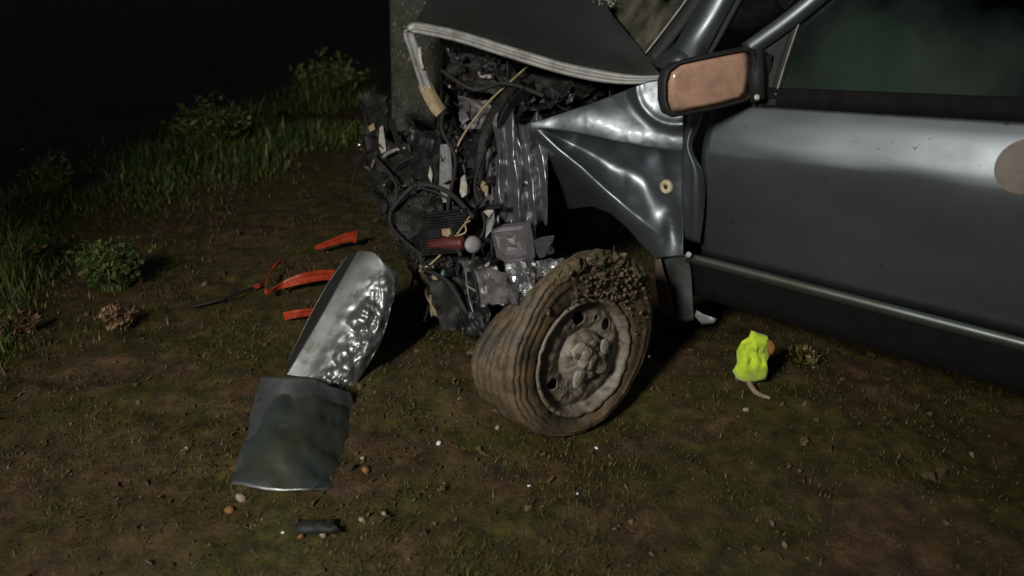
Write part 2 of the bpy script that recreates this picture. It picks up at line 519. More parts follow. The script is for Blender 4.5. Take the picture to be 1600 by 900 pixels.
K = [i / 14 for i in range(14)] + [0.97, 1.0, 1.03] + [1 + i / 10 for i in range(1, 11)]
V = [door_pt(s, k) for k in K for s in S]
door = mesh_obj('door', V, grid_faces(len(S), len(K)), M['paint'], car, solid=0.004)
# lower edge moulding of the door
V, F = bar([L(s, -0.040 + 0.02, lin(STRIP, s) - 0.006) for s in (0.0, 0.3, 0.6, 0.9, 1.2, s_end)], CU, 0.034, 0.022)
mesh_obj('door_moulding', V, F, M['hood'], door)
# bent leading edge of the door
ctrl = [[side(1080, 163, 0.0), side(1092, 166, 0.022), side(1104, 168, 0.0)],
        [side(1071, 195, 0.0), side(1080, 200, 0.022), side(1090, 205, 0.0)],
        [side(1068, 228, 0.01), side(1074, 230, 0.03), side(1082, 232, 0.012)],
        [side(1066, 262, 0.0), side(1084, 266, 0.028), side(1100, 275, 0.003)],
        [side(1066, 310, 0.0), side(1084, 315, 0.022), side(1101, 322, 0.0)],
        [side(1070, 372, -0.02), side(1080, 376, 0.0), side(1094, 380, -0.012)]]
V, F = cpatch(ctrl, 6, 6)
mesh_obj('door_edge', V, F, M['paint'], door, solid=0.003, label='bent pale leading edge of the door')
# flat round tan disc on the door
sc, scn = sh(1602, 262), 26
V = [L(sc[0], 0.004, sc[1])] + [L(sc[0] + 0.064 * math.cos(2 * math.pi * i / scn), -0.0 , sc[1] + 0.064 * math.sin(2 * math.pi * i / scn)) for i in range(scn)]
V2 = []
for p in V:
    d = p - D0; s_, h_ = -d.dot(CF), d.dot(CU)
    kk = (h_ - lin(STRIP, s_)) / (lin(CREASE, s_) - lin(STRIP, s_))
    if kk > 1: kk = 1 + (h_ - lin(CREASE, s_)) / (lin(BELT, s_) - lin(CREASE, s_))
    V2.append(door_pt(s_, kk) + CN * 0.007)
rings = [V2[0]]
F = [(0, 1 + i, 1 + (i + 1) % scn) for i in range(scn)]
mesh_obj('round_tan_disc', V2, F, M['dull_tan'], door, smooth=False, solid=0.002)
# black seal along the window sill
V, F = bar([L(s, -0.058, lin(BELT, s) + 0.020) for s in (0.02, 0.3, 0.6, 0.9, 1.2, s_end)], CU, 0.058, 0.02)
mesh_obj('window_seal', V, F, M['deep'], door)
# window glass, leaning inward
def win(u, v):
    """pixel on the leaning window plane"""
    h0 = lin(BELT, 0.5)
    base = L(0, -0.055, h0); up = (CU * 0.94 - CN * 0.34)
    nr = up.cross(CF)
    r = ray(u, v); return CAM + r * ((base - CAM).dot(nr) / r.dot(nr))
gl = [win(1214, 152), win(1420, 166), win(1640, 182), win(1900, 200)], [win(1252, 20), win(1430, 20), win(1650, 20), win(1920, 20)], [win(1300, -90), win(1440, -120), win(1650, -150), win(1930, -180)]
V, F = cpatch(gl, 8, 6)
mesh_obj('window_glass', V, F, M['glass'], door, solid=0.004)
V, F = bar([win(1206, 165), win(1228, 90), win(1254, 15), win(1300, -90)], CF, 0.026, 0.016)
mesh_obj('window_channel', V, F, M['rubber'], door)
V, F = bar([win(1215, 148) + CN * .012, win(1236, 80) + CN * .012, win(1258, 18) + CN * .012], CF, 0.004, 0.006)
mesh_obj('channel_trim', V, F, M['hem'], door)
V, F = bar([win(1172, 78) + CN * .02, win(1235, 33) + CN * .02, win(1290, -12) + CN * .02, win(1370, -85) + CN * .02], CU, 0.052, 0.028)
mesh_obj('window_frame', V, F, M['paint'], door)
# black corner triangle carrying the mirror
tri = [win(1178, 84), win(1252, 26), win(1205, 165), win(1150, 165)]
V = [p + CN * 0.006 for p in tri] + [p - CN * 0.02 for p in tri]
F = [(0, 1, 2, 3), (7, 6, 5, 4)] + [(i, i + 4, (i + 1) % 4 + 4, (i + 1) % 4) for i in range(4)]
bevel(mesh_obj('mirror_mount', V, F, M['plast'], door, smooth=False), 0.004)

# --- side mirror
MD = 2.13
mir_out = [(1041, 128), (1046, 112), (1060, 101), (1090, 94), (1130, 86), (1162, 80), (1172, 82), (1177, 90), (1177, 120), (1173, 146), (1164, 155), (1130, 164), (1090, 172), (1058, 177), (1046, 172), (1041, 155)]
mc = (1110, 130)
mn = (CAM - at(*mc, MD)).normalized(); mn = (mn * 0.75 - CF * 0.66).normalized()     # glass looks rearward
mp = at(*mc, MD)
def mpl(u, v, off=0.0):
    r = ray(u, v); q = mp + mn * off
    return CAM + r * ((q - CAM).dot(mn) / r.dot(mn))
def scl(pl, c_, sx, sy): return [(c_[0] + (x - c_[0]) * sx, c_[1] + (y - c_[1]) * sy) for x, y in pl]
glo = [mpl(*p) for p in mir_out]
n_ = len(glo)
rim = [mpl(*p) for p in scl(mir_out, mc, 1.065, 1.125)]
ctr = sum(glo, Vector()) / n_
V, F = [], []
lev = [([p + (ctr - p) * 0.01 - mn * 0.006 for p in glo]), ([p + mn * 0.004 for p in glo]), [p + mn * 0.006 + (p - ctr) * 0.03 for p in glo], [p + mn * 0.002 for p in rim], [p - mn * 0.02 + (p - ctr) * 0.02 for p in rim],
       [ctr + (p - ctr) * 0.97 - mn * 0.05 for p in rim], [ctr + (p - ctr) * 0.8 - mn * 0.085 for p in rim], [ctr + (p - ctr) * 0.4 - mn * 0.105 for p in rim]]
for l_ in lev: V += l_
for j in range(len(lev) - 1):
    for i in range(n_): F.append((j * n_ + i, j * n_ + (i + 1) % n_, (j + 1) * n_ + (i + 1) % n_, (j + 1) * n_ + i))
F.append(tuple((len(lev) - 1) * n_ + i for i in range(n_)))
mirror = mesh_obj('side_mirror', V, F, M['plast'], car)
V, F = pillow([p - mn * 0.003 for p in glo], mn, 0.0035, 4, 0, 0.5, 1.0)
mesh_obj('mirror_glass', V, F, M['mirror'], mirror, label='mirror glass with a warm brown reflection put into its colour')
arm = [at(1178, 118, MD + 0.02), at(1192, 122, MD + 0.10), win(1196, 128)]
V, F = bar(arm, UP, 0.15, 0.05, 5)
mesh_obj('mirror_arm', V, F, M['plast'], mirror)
V, F = pillow([at(1183 + 5 * math.cos(a), 152 + 5 * math.sin(a), MD) for a in [k * .628 for k in range(10)]], -FW, 0.004)
mesh_obj('adjuster_cap', V, F, M['pale'], mirror)

# --- sill under the door, black, tucked in
V, F = [], []
SS = [0.0 + (s_end) * i / 20 for i in range(21)]
prof = [(-0.030, -0.012), (-0.045, -0.05), (-0.055, -0.11), (-0.075, -0.165), (-0.14, -0.19), (-0.30, -0.19)]
V = [L(s, n, lin(STRIP, s) + h + 0.003 * fbm(s * 8, h * 9, 2)) for n, h in prof for s in SS]
mesh_obj('sill', V, grid_faces(len(SS), len(prof)), M['deep'], car, solid=0.005)
# floor pan keeps light out from under the cabin
V = [L(s, n, h) for s, n, h in ((-0.1, -0.08, -0.15), (s_end, -0.08, -0.12), (s_end, -1.5, -0.12), (-0.1, -1.5, -0.15))]
mesh_obj('floor_pan', V, [(0, 1, 2, 3)], M['plast'], car, solid=0.02)
# far flank and cabin furniture seen dimly through the glass
V = [L(s, -1.52, h) for s, h in ((-0.1, -0.15), (s_end, -0.12), (s_end, 0.52), (-0.1, 0.52))]
mesh_obj('far_flank', V, [(0, 1, 2, 3)], M['seatcloth'], car, solid=0.03)
def seat_mesh(s0, n0):
    ctrl = []
    for h, ds, w in ((-0.05, -0.50, .22), (0.12, -0.52, .25), (0.16, -0.30, .25), (0.16, -0.06, .25), (0.28, 0.02, .25), (0.5, 0.09, .24), (0.68, 0.14, .2), (0.76, 0.18, .13), (0.74, 0.24, .13), (0.5, 0.22, .23), (0.1, 0.12, .25)):
        ctrl.append([L(s0 + ds, n0 + w * q, h + (0.02 if abs(q) > .8 else 0)) for q in (-1, -.8, 0, .8, 1)])
    return cpatch(ctrl, 4, 4)
V, F = seat_mesh(0.95, -0.42)
mesh_obj('driver_seat', V, F, M['seatcloth'], car, solid=0.02)
# hanging, used airbag behind the wheel
ab = [L(0.36 + 0.17 * math.cos(a) * (1 + .15 * math.sin(3 * a)), -0.36, 0.57 + 0.2 * math.sin(a)) for a in [k * math.pi / 10 for k in range(20)]]
V, F = pillow(ab, CN, 0.06, 5, 0.35, 0.6, 1.0, 4)
mesh_obj('airbag', V, F, M['bag'], car)
V = [at(1212, -8, 2.75), at(1248, -8, 2.75), at(1226, 17, 2.72), at(1216, 8, 2.72)]
mesh_obj('pillar_trim', V, [(0, 1, 2, 3)], M['pale'], car, smooth=False, solid=0.012)
# dashboard
ctrl = [[at(1010, 100, 2.95), at(1080, 96, 2.85), at(1150, 100, 2.75), at(1210, 110, 2.7)],
        [at(1000, 50, 3.2), at(1080, 50, 3.1), at(1150, 52, 3.0), at(1215, 60, 2.95)],
        [at(990, -10, 3.5), at(1080, -10, 3.4), at(1160, -10, 3.3), at(1230, -10, 3.2)]]
V, F = cpatch(ctrl, 6, 6)
V = [p + Vector((0, 0, 0.03 * fbm(p.x * 6, p.y * 6, p.z))) for p in V]
mesh_obj('dashboard', V, F, M['engine'], car, solid=0.02)

# --- windscreen pillar
pil = [[at(1040, 110, 2.54), at(1060, 98, 2.50), at(1085, 92, 2.47), at(1104, 86, 2.47)],
       [at(1060, 62, 2.50), at(1074, 60, 2.46), at(1092, 60, 2.435), at(1114, 64, 2.435)],
       [at(1084, 20, 2.46), at(1098, 20, 2.42), at(1118, 20, 2.395), at(1137, 20, 2.395)],
       [at(1120, -45, 2.40), at(1134, -45, 2.36), at(1154, -45, 2.335), at(1174, -45, 2.335)],
       [at(1190, -160, 2.30), at(1205, -160, 2.26), at(1226, -160, 2.235), at(1246, -160, 2.235)]]
V, F = cpatch(pil, 5, 6)
pillar = mesh_obj('windscreen_pillar', V, F, M['paint'], car, solid=0.006)
V, F = bar([at(1018, 92, 2.58), at(1048, 56, 2.54), at(1082, 10, 2.49), at(1120, -45, 2.44), at(1186, -150, 2.34)], CF, 0.05, 0.02)
mesh_obj('windscreen_seal', V, F, M['rubber'], pillar)
V, F = bar([at(1009, 84, 2.575), at(1034, 52, 2.54), at(1070, 4, 2.49), at(1100, -40, 2.44)], CF, 0.006, 0.01)
mesh_obj('seal_bead', V, F, M['hem'], pillar)
V, F = bar([at(1107, 86, 2.47), at(1131, 44, 2.42), at(1156, -2, 2.38), at(1190, -60, 2.33)], CF, 0.024, 0.02)
mesh_obj('door_seal', V, F, M['rubber'], pillar)
# bulged scuttle corner at the pillar's foot
ctrl = [[at(1016, 96, 2.60), at(1040, 78, 2.56), at(1066, 59, 2.56)],
        [at(1026, 104, 2.55), at(1052, 86, 2.49), at(1078, 64, 2.50)],
        [at(1036, 110, 2.53), at(1064, 98, 2.47), at(1090, 76, 2.49)],
        [at(1044, 124, 2.53), at(1076, 108, 2.49), at(1098, 88, 2.53)]]
V, F = cpatch(ctrl, 6, 6)
mesh_obj('scuttle_corner', V, F, M['paint'], car, solid=0.004)
# windscreen remains
ctrl = [[at(1022, 96, 2.64), at(980, 90, 2.85), at(930, 84, 3.0)],
        [at(1058, 50, 2.58), at(1000, 40, 2.85), at(930, 30, 3.1)],
        [at(1104, -20, 2.48), at(1020, -30, 2.85), at(920, -40, 3.2)]]
V, F = cpatch(ctrl, 8, 8)
V = [p + Vector((0, 0, 0.012 * fbm(p.x * 22, p.y * 22, p.z * 22, 3))) for p in V]
wind = mesh_obj('windscreen', V, F, M['wind'], car, solid=0.005, smooth=False)
rr = random.Random(3)
P = []
for i in range(260):
    u = rr.uniform(925, 985); v = rr.uniform(-22, 14)
    if v > 18 - abs(u - 955) * 0.5: continue
    P.append(shard(at(u, v, 3.03 + rr.uniform(-.03, .03)), rr.uniform(0.004, 0.010), rr, 0.4))
V, F = join(*P)
mesh_obj('crumbled_glass', V, F, M['pale'], wind, smooth=False, kind='stuff')

# --- bonnet, tented up
hood_ctrl = [
    [at(642, 50, 2.98), at(720, 66, 2.92), at(820, 96, 2.84), at(930, 121, 2.74), at(1000, 127, 2.66), at(1037, 124, 2.62)],
    [at(648, 34, 3.02), at(724, 44, 3.0), at(824, 72, 2.92), at(930, 98, 2.80), at(994, 110, 2.70), at(1026, 108, 2.64)],
    [at(664, 8, 3.14), at(736, 10, 3.14), at(826, 34, 3.10), at(915, 62, 2.94), at(970, 78, 2.82), at(1000, 74, 2.74)],
    [at(690, -40, 3.34), at(756, -44, 3.36), at(830, -30, 3.32), at(900, -6, 3.16), at(938, 6, 3.02), at(956, 22, 2.9)],
    [at(720, -110, 3.6), at(780, -110, 3.6), at(840, -100, 3.6), at(880, -80, 3.5), at(905, -70, 3.4), at(920, -50, 3.3)]]
V, F = cpatch(hood_ctrl, 9, 9)
V = [p + UP * 0.006 * fbm(p.x * 7, p.y * 7, p.z * 7, 3) for p in V]
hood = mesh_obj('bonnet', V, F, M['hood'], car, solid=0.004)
rimpts = [(668, 142, 2.93), (655, 104, 2.95), (645, 72, 2.97), (639, 54, 2.975), (646, 44, 2.97), (670, 47, 2.95), (720, 58, 2.91), (800, 83, 2.84), (880, 107, 2.77), (950, 121, 2.70), (1000, 125, 2.655), (1036, 122, 2.615)]
def wd(t):
    return UP if t > 0.36 else (RT * sm(0.42, 0.22, t) + UP * sm(0.22, 0.42, t))
V, F = bar([at(*p) for p in rimpts], lambda t: (RT if t < 0.22 else (UP + RT * max(0, 0.45 - t) * 3)).normalized(), lambda t: 0.044 if t < .8 else 0.044 - 0.12 * (t - .8), 0.013, 6, True)
mesh_obj('bonnet_hem', V, F, M['hem'], hood, label='pale grooved hem along the torn bonnet edge')
V, F = bar([at(664, 132, 2.94), at(672, 150, 2.925), at(684, 170, 2.915), at(690, 176, 2.91)], RT, 0.058, 0.016)
mesh_obj('hem_end', V, F, M['tan'], hood, label='yellowed bent end of the bonnet hem')
V, F = pillow([at(*p, 2.93) for p in ((652, 76), (657, 70), (659, 82), (660, 96), (664, 108), (659, 110), (654, 94))], -FW, 0.004)
mesh_obj('paint_flake', V, F, M['pale'], hood)

# --- front wing: hit and folded; ridges run back from the crushed tip
top_l = [(828, 192), (850, 186), (880, 176), (920, 163), (960, 148), (990, 136), (1010, 128), (1040, 122), (1072, 120)]
bot_l = [(838, 335), (880, 328), (925, 322), (955, 334), (982, 358), (1004, 384), (1024, 404), (1040, 402), (1072, 400)]
ridge1 = [(828, 193), (900, 192), (980, 200), (1072, 206)]
ridge2 = [(838, 196), (870, 226), (910, 258), (950, 296), (990, 330), (1030, 362), (1072, 392)]
def wing_n(u, v):
    n = 0.0
    w = 0.22 + 0.78 * sm(828, 960, u)
    vb = 200 + 34 * sm(828, 1060, u)                  # foot of the roll
    # rolls over towards the bonnet
    d = max(0.0, (vb - v)) * 0.0021
    n -= 4.6 / w * 0.5 * d * d if d < 0.14 * w else 4.6 / w * 0.5 * ((0.14 * w) ** 2 + 2 * 0.14 * w * (d - 0.14 * w))
    spread = sm(830, 1000, u)
    r2 = poly_y(ridge2, u) + 4
    # hollow under the roll
    if r2 > vb + 2:
        t = (v - vb) / (r2 - vb)
        if 0 < t < 1:
            n -= (0.030 + 0.035 * spread) * (math.sin(math.pi * t ** 0.75) ** 1.2) * sm(835, 890, u) * (1 - 0.8 * sm(1005, 1060, u))
    if v > r2:
        dd = (v - r2) * 0.0022
        k = 1 - sm(900, 1030, u)
        dd = dd - 0.05 * (1 - math.exp(-dd / 0.05))
        n -= (0.85 * k + 0.14) * dd
    else:
        pass
    # scoop below the mirror: steep rise, then a face turned rearward
    e = math.sqrt(((u - 1056) / 84.0) ** 2 + ((v - 134) / 82.0) ** 2)
    n0 = 0.005 - 0.26 * (212 - v) * 0.0021 + 0.05 * (u - 1012) * 0.0021
    k = sm(0.99, 0.72, e)
    n = n * (1 - k) + n0 * k + 0.005 * math.exp(-((e - 0.74) / 0.08) ** 2)
    # kink beside the indicator and above the sill
    n -= 0.02 * math.exp(-(((u - 1052) / 16.0) ** 2 + ((v - 350) / 40.0) ** 2))
    n += 0.006 * fbm(u / 70.0, v / 70.0, 4, 2) + 0.0022 * (noise.ridged_multi_fractal(Vector((u / 75.0, v / 75.0, 2.0)), 0.9, 2.1, 3, 1.0, 2.0) - 1) * sm(830, 870, u)
    # front end pushed out
    n += 0.17 * ((1068 - u) / 240.0)
    return n
NU, NV = 120, 120
V = []
for j in range(NV):
    for i in range(NU):
        u = 828 + (1068 - 828) * i / (NU - 1)
        a, b_ = poly_y(top_l, u), poly_y(bot_l, u)
        v = a + (b_ - a) * j / (NV - 1)
        V.append(side(u, v, wing_n(u, v)))
wing = mesh_obj('front_wing', V, grid_faces(NU, NV), M['paint'], car, solid=0.003)
# rear foot of the wing
ctrl = [[side(1018, 398, -0.03), side(1036, 398, -0.012), side(1056, 398, -0.01), side(1074, 398, -0.02)],
        [side(1028, 425, -0.04), side(1042, 425, -0.03), side(1060, 425, -0.02), side(1080, 425, -0.03)],
        [side(1034, 460, -0.05), side(1048, 462, -0.04), side(1066, 462, -0.03), side(1082, 462, -0.04)],
        [side(1044, 496, -0.06), side(1058, 500, -0.05), side(1072, 502, -0.05), side(1084, 500, -0.05)]]
V, F = cpatch(ctrl, 5, 6)
mesh_obj('wing_foot', V, F, M['pane2'], wing, solid=0.004)
ctrl = [[side(1024, 394, 0.0), side(1030, 396, 0.012)], [side(1024, 430, 0.0), side(1038, 428, 0.012)], [side(1028, 465, -0.01), side(1048, 462, 0.004)], [side(1032, 492, -0.02), side(1052, 490, -0.006)]]
V, F = cpatch(ctrl, 5, 6)
mesh_obj('arch_flange', V, F, M['dull_tan'], wing, solid=0.003, label='pale flange at the rear of the wheel arch')
V, F = pillow([side(u, v, 0.03) for u, v in ((1084, 494), (1088, 484), (1098, 490), (1120, 498), (1116, 506), (1096, 508))], CN + CU, 0.012)
mesh_obj('jacking_bracket', V, F, M['grey'], car)
V, F = pillow([side(1076 + 5 * math.cos(a), 398 + 5 * math.sin(a), 0.01) for a in [k * .785 for k in range(8)]], CN, 0.006)
mesh_obj('bolt', V, F, M['pale'], car)
# side indicator socket
n0 = wing_n(1041, 292) + 0.006
ic = side(1041, 292, n0)
V, F = [], []
for i in range(20):
    a = 2 * math.pi * i / 20
    d = CF * math.cos(a) + CU * math.sin(a)
    for rad, o in ((0.0245, -0.004), (0.0235, 0.004), (0.018, 0.008), (0.009, 0.007), (0.007, -0.006)):
        V.append(ic + d * rad + CN * o)
for i in range(20):
    for k in range(4): F.append((i * 5 + k, i * 5 + k + 1, ((i + 1) % 20) * 5 + k + 1, ((i + 1) % 20) * 5 + k))
ind = mesh_obj('side_indicator', V, F, mat('cream_plastic', (0.55, 0.47, 0.30), 0.5, c2=(0.35, 0.27, 0.15), scale=60), wing)
V, F = pillow([ic + (CF * math.cos(a) + CU * math.sin(a)) * 0.008 + CN * 0.003 for a in [k * .628 for k in range(10)]], CN, 0.003)
mesh_obj('bulb_holder', V, F, M['plast'], wing)
# inner wheel arch, black liner
ctrl = []
for k in range(6):
    a = R(200 - 44 * k)
    ctrl.append([L(-0.42 + 0.34 * math.cos(a) * 1.05, n, -0.12 + 0.36 * math.sin(a)) for n in (-0.05, -0.2, -0.4)])
V, F = cpatch(ctrl, 5, 6)
mesh_obj('wheel_arch_liner', V, F, M['plast'], car, solid=0.006)

# --- the crushed front of the wing: a concertina of folds
FOLD = [(770, 0.03), (782, 0.075), (794, 0.05), (808, 0.085), (820, 0.055), (828, 0.085), (838, 0.065), (848, 0.10), (860, 0.085)]
V = []
NU, NV = 70, 50
for j in range(NV):
    t = j / (NV - 1)
    for i in range(NU):
        q = i / (NU - 1)
        u = 772 + 84 * (q + 0.07 * fbm(q * 3, t * 1.7, 3, 2) * math.sin(math.pi * q)) + 6 * math.sin(t * 5.0) * (1 - q) + (10 * t - 4) * (1 - q)
        top = 172 + 30 * abs(math.sin(q * 7.0 + 0.6)) * (1 - q * .4)
        v = top + (350 + 16 * fbm(q * 5, 1.0, 8) - top) * t
        n = poly_y(FOLD, 770 + 88 * q + 9 * math.sin(t * 3.4 + q * 2))
        n = 0.85 * n * (0.5 + 0.6 * math.sin(math.pi * (0.15 + 0.7 * t))) + 0.010 * fbm(u / 18, v / 45, 7, 3) + 0.12 - 0.10 * q + (v - 180) * 0.0005
        V.append(side(u, v, n))
fold = mesh_obj('crumpled_wing_edge', V, grid_faces(NU, NV), M['silver'], wing, solid=0.003)
# rolled-over lip with a bright rim
lip = [side(806, 346, 0.12), side(806, 318, 0.14), side(810, 292, 0.15), side(821, 285, 0.16), side(832, 292, 0.15), side(835, 320, 0.14), side(835, 372, 0.12)]
V, F = tube(lip, [0.008, 0.011, 0.013, 0.015, 0.012, 0.009, 0.007], 8, 5)
mesh_obj('rolled_lip', V, F, M['silver'], wing)
V, F = cpatch([[side(781, 200, .1), side(795, 190, .13), side(806, 200, .1)], [side(800, 230, .1), side(812, 226, .16), side(818, 232, .1)], [side(812, 268, .1), side(818, 270, .14), side(821, 270, .1)]], 6, 6)
mesh_obj('torn_strip', V, F, M['silver'], wing, solid=0.003)
# grey mauve lamp housing and silver reflector pieces under the folds
def crumple(outline, m, nm, n0=0.1, amp=0.03, seed=1, nu=9, nv=7, par=None, label=None):
    (a, b_, c_, d) = outline; rr = random.Random(seed); V = []
    for j in range(nv):
        for i in range(nu):
            x, y = i / (nu - 1), j / (nv - 1)
            u = (a[0] * (1 - x) + b_[0] * x) * (1 - y) + (d[0] * (1 - x) + c_[0] * x) * y
            v = (a[1] * (1 - x) + b_[1] * x) * (1 - y) + (d[1] * (1 - x) + c_[1] * x) * y
            V.append(gut(u + rr.uniform(-2, 2), v + rr.uniform(-2, 2), n0 + rr.uniform(-amp, amp)))
    return mesh_obj(nm, V, grid_faces(nu, nv), m, par or car, smooth=False, solid=0.003, label=label)
hp = [gut(u, v, 0.18 + .02 * (v < 370)) for u, v in ((767, 360), (788, 350), (828, 346), (834, 378), (836, 402), (796, 414), (776, 402))]
V, F = pillow(hp, CN + CU * .3, 0.022, 5, 0.5, 0.15, 1.6, 3)
lamp = mesh_obj('headlamp_housing', V, F, M['mauve'], car, smooth=False)
crumple([(788, 410), (836, 404), (834, 462), (806, 470)], M['chrome'], 'reflector', 0.38, 0.03, 5, 7, 6, lamp, 'bright crumpled reflector foil')
crumple([(836, 374), (866, 368), (864, 396), (842, 404)], M['chrome'], 'reflector', 0.34, 0.025, 8, 4, 4, lamp, 'small bright torn reflector corner')
crumple([(838, 408), (880, 402), (878, 430), (838, 434)], M['chrome'], 'reflector', 0.39, 0.03, 11, 7, 5, lamp, 'bright folded reflector strip')
crumple([(766, 420), (812, 430), (810, 474), (762, 474)], M['steel'], 'crumpled_bracket', 0.32, 0.03, 12, 6, 5)
crumple([(836, 434), (880, 432), (866, 470), (842, 468)], M['grey'], 'crumpled_bracket', 0.36, 0.025, 15, 6, 5)
crumple([(812, 430), (836, 432), (840, 474), (812, 474)], M['blue'], 'crumpled_bracket', 0.36, 0.02, 17, 4, 5)

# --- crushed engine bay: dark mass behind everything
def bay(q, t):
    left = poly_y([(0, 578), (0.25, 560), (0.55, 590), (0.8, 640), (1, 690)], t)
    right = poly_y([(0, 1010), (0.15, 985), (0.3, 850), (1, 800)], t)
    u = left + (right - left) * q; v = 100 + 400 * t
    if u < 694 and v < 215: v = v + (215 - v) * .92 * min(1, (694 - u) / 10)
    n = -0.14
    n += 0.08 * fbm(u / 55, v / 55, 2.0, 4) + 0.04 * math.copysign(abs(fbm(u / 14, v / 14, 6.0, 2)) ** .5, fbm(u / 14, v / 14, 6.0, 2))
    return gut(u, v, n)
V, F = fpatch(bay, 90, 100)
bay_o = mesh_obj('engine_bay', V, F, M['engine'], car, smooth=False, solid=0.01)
def bn(u, v):
    return -0.02
rr = random.Random(21)
groups = {'plast': [], 'mauve': [], 'pale': [], 'tan': [], 'blue': [], 'chrome': []}
def inside(u, v):
    t = (v - 60) / 440.0
    return poly_y([(0, 556), (0.25, 548), (0.55, 570), (0.8, 650), (1, 690)], t) + 6 < u < poly_y([(0, 790), (0.2, 830), (0.3, 800), (1, 775)], t)
cnt = 0
while cnt < 360:
    u, v = rr.uniform(548, 990), rr.uniform(62, 500)
    if not (inside(u, v) or (790 < u < 990 and 128 < v < 128 + 60 * (1 - (u - 790) / 210))): continue
    if 606 < u < 692 and 60 < v < 205: continue
    if u < 606 and v < 220: continue
    cnt += 1
    k = rr.choices(('plast', 'mauve', 'pale', 'tan', 'blue', 'chrome'), (70, 9, 6, 6, 5, 4))[0]
    size = 0.008 + 0.075 * rr.random() ** 2.2 if k in ('plast',) else 0.003 + 0.02 * rr.random() ** 2.5
    c_ = gut(u, v, bn(u, v) + rr.uniform(-0.06, 0.06))
    q = rr.random()
    if q < 0.38:
        d = Vector((rr.uniform(-1, 1), rr.uniform(-1, 1), rr.uniform(-1, 1))).normalized() * size * 1.8
        e = Vector((rr.uniform(-1, 1), rr.uniform(-1, 1), rr.uniform(-1, 1))).normalized() * size * .9
        wv = d.orthogonal().normalized()
        w0 = size * rr.uniform(.3, .9)
        groups[k].append(bar([c_ - d, c_ - d * .2 + e * .8, c_ + d * .4 + e, c_ + d], wv, lambda t: w0 * (1 - .5 * t), 0.002 + size * .06, 3))
    elif q < 0.52:
        a_ = Vector((rr.uniform(-1, 1), rr.uniform(-1, 1), rr.uniform(-1, 1))).normalized(); b1 = a_.orthogonal().normalized(); b2 = a_.cross(b1)
        groups[k].append(pillow([c_ + (b1 * math.cos(t) + b2 * math.sin(t) * .7) * size * rr.uniform(.6, 1) for t in [2 * math.pi * m_ / 8 for m_ in range(8)]], a_, size * .4, 3, .3, .5, 1, cnt))
    elif q < 0.76:
        d = Vector((rr.uniform(-1, 1), rr.uniform(-1, 1), rr.uniform(-1, 1))).normalized() * size * 2.4
        e = Vector((rr.uniform(-1, 1), rr.uniform(-1, 1), rr.uniform(-1, 1))).normalized() * size
        groups[k].append(tube([c_ - d, c_ + e, c_ + d], rr.uniform(0.002, 0.006), 5, 3))
    else:
        groups[k].append(shard(c_, size, rr, rr.choice((0.05, 0.1, 0.4))))
for k, P in groups.items():
    V, F = join(*P)
    mesh_obj('broken_fragments', V, F, M[k], bay_o, smooth=False, kind='stuff')
# pieces one can pick out in the bay
def pl(nm, pts, m, n0, t=0.006, par=None, lab=None, rings=3):
    V, F = pillow([gut(u, v, n0) for u, v in pts], CN + CU * .4, t, rings, 0.2, 0.35, 1.0, len(nm))
    return mesh_obj(nm, V, F, M[m], par or bay_o, label=lab, smooth=False)
pl('bracket_plate', ((688, 226), (703, 224), (706, 260), (705, 300), (708, 318), (692, 316), (686, 290)), 'grey', 0.06, 0.008, lab='pale grey upright plate')
pl('bracket_plate', ((720, 278), (726, 272), (730, 290), (729, 304), (722, 309), (718, 300)), 'pale', 0.06, lab='small white upright plate')
pl('plastic_shard', ((702, 104), (712, 88), (722, 86), (731, 104), (720, 112), (719, 118), (708, 110)), 'grey', -0.1)
V, F = tube([gut(742, 127, -0.08), gut(760, 126, -0.07), gut(784, 124, -0.08)], [0.020, 0.025, 0.026], 12, 4)
mesh_obj('hose_stub', V, F, M['pale'], bay_o)
V, F = tube([gut(832, 97, -.02), gut(795, 130, 0.02), gut(765, 158, 0.03), gut(735, 195, 0.03), gut(718, 222, .02), gut(711, 242, .0)], 0.0045, 6, 5)
mesh_obj('cable', V, F, M['cable'], bay_o, label='long thin tan cable hanging from the bonnet hem')
V, F = tube([gut(737, 334, .08), gut(722, 355, .1), gut(700, 385, .1), gut(676, 410, .08), gut(655, 424, .05)], 0.004, 6, 5)
mesh_obj('cable', V, F, M['cable'], bay_o)
V, F = tube([gut(735, 345, .09), gut(727, 350, .1), gut(728, 362, .11), gut(716, 368, .1), gut(698, 372, .1), gut(690, 382, .09)], 0.0035, 6, 5)
mesh_obj('cable', V, F, M['cable'], bay_o)
V, F = tube([gut(727, 418, .08), gut(730, 445, .09), gut(734, 470, .09), gut(741, 492, .06)], 0.003, 6, 5)
mesh_obj('cable', V, F, M['grey'], bay_o)
V, F = tube([gut(729, 446, .1), gut(742, 454, .1), gut(757, 464, .09)], 0.0045, 6, 4)
mesh_obj('cable', V, F, M['grey'], bay_o)
V, F = tube([gut(596, 252, .0), gut(602, 243, .02), gut(614, 236, .03), gut(634, 231, .0)], [0.006, 0.009, 0.009, 0.006], 8, 5)
mesh_obj('hose', V, F, M['grey'], bay_o, label='curved pale hose at the car nose')
V, F = tube([gut(672, 384, .09), gut(700, 381, .1), gut(726, 380, .1)], [0.02, 0.027, 0.027], 14, 4)
mesh_obj('oil_filter', V, F, M['redd'], bay_o)
cc = gut(739, 382, .11)
V, F = pillow([cc + (RT * math.cos(a) * 0.031 + UP * math.sin(a) * 0.033) for a in [2 * math.pi * k / 18 for k in range(18)]], CN + CU * .3, 0.012, 4, 0, 0.35)
mesh_obj('round_cap', V, F, M['grey'], bay_o)
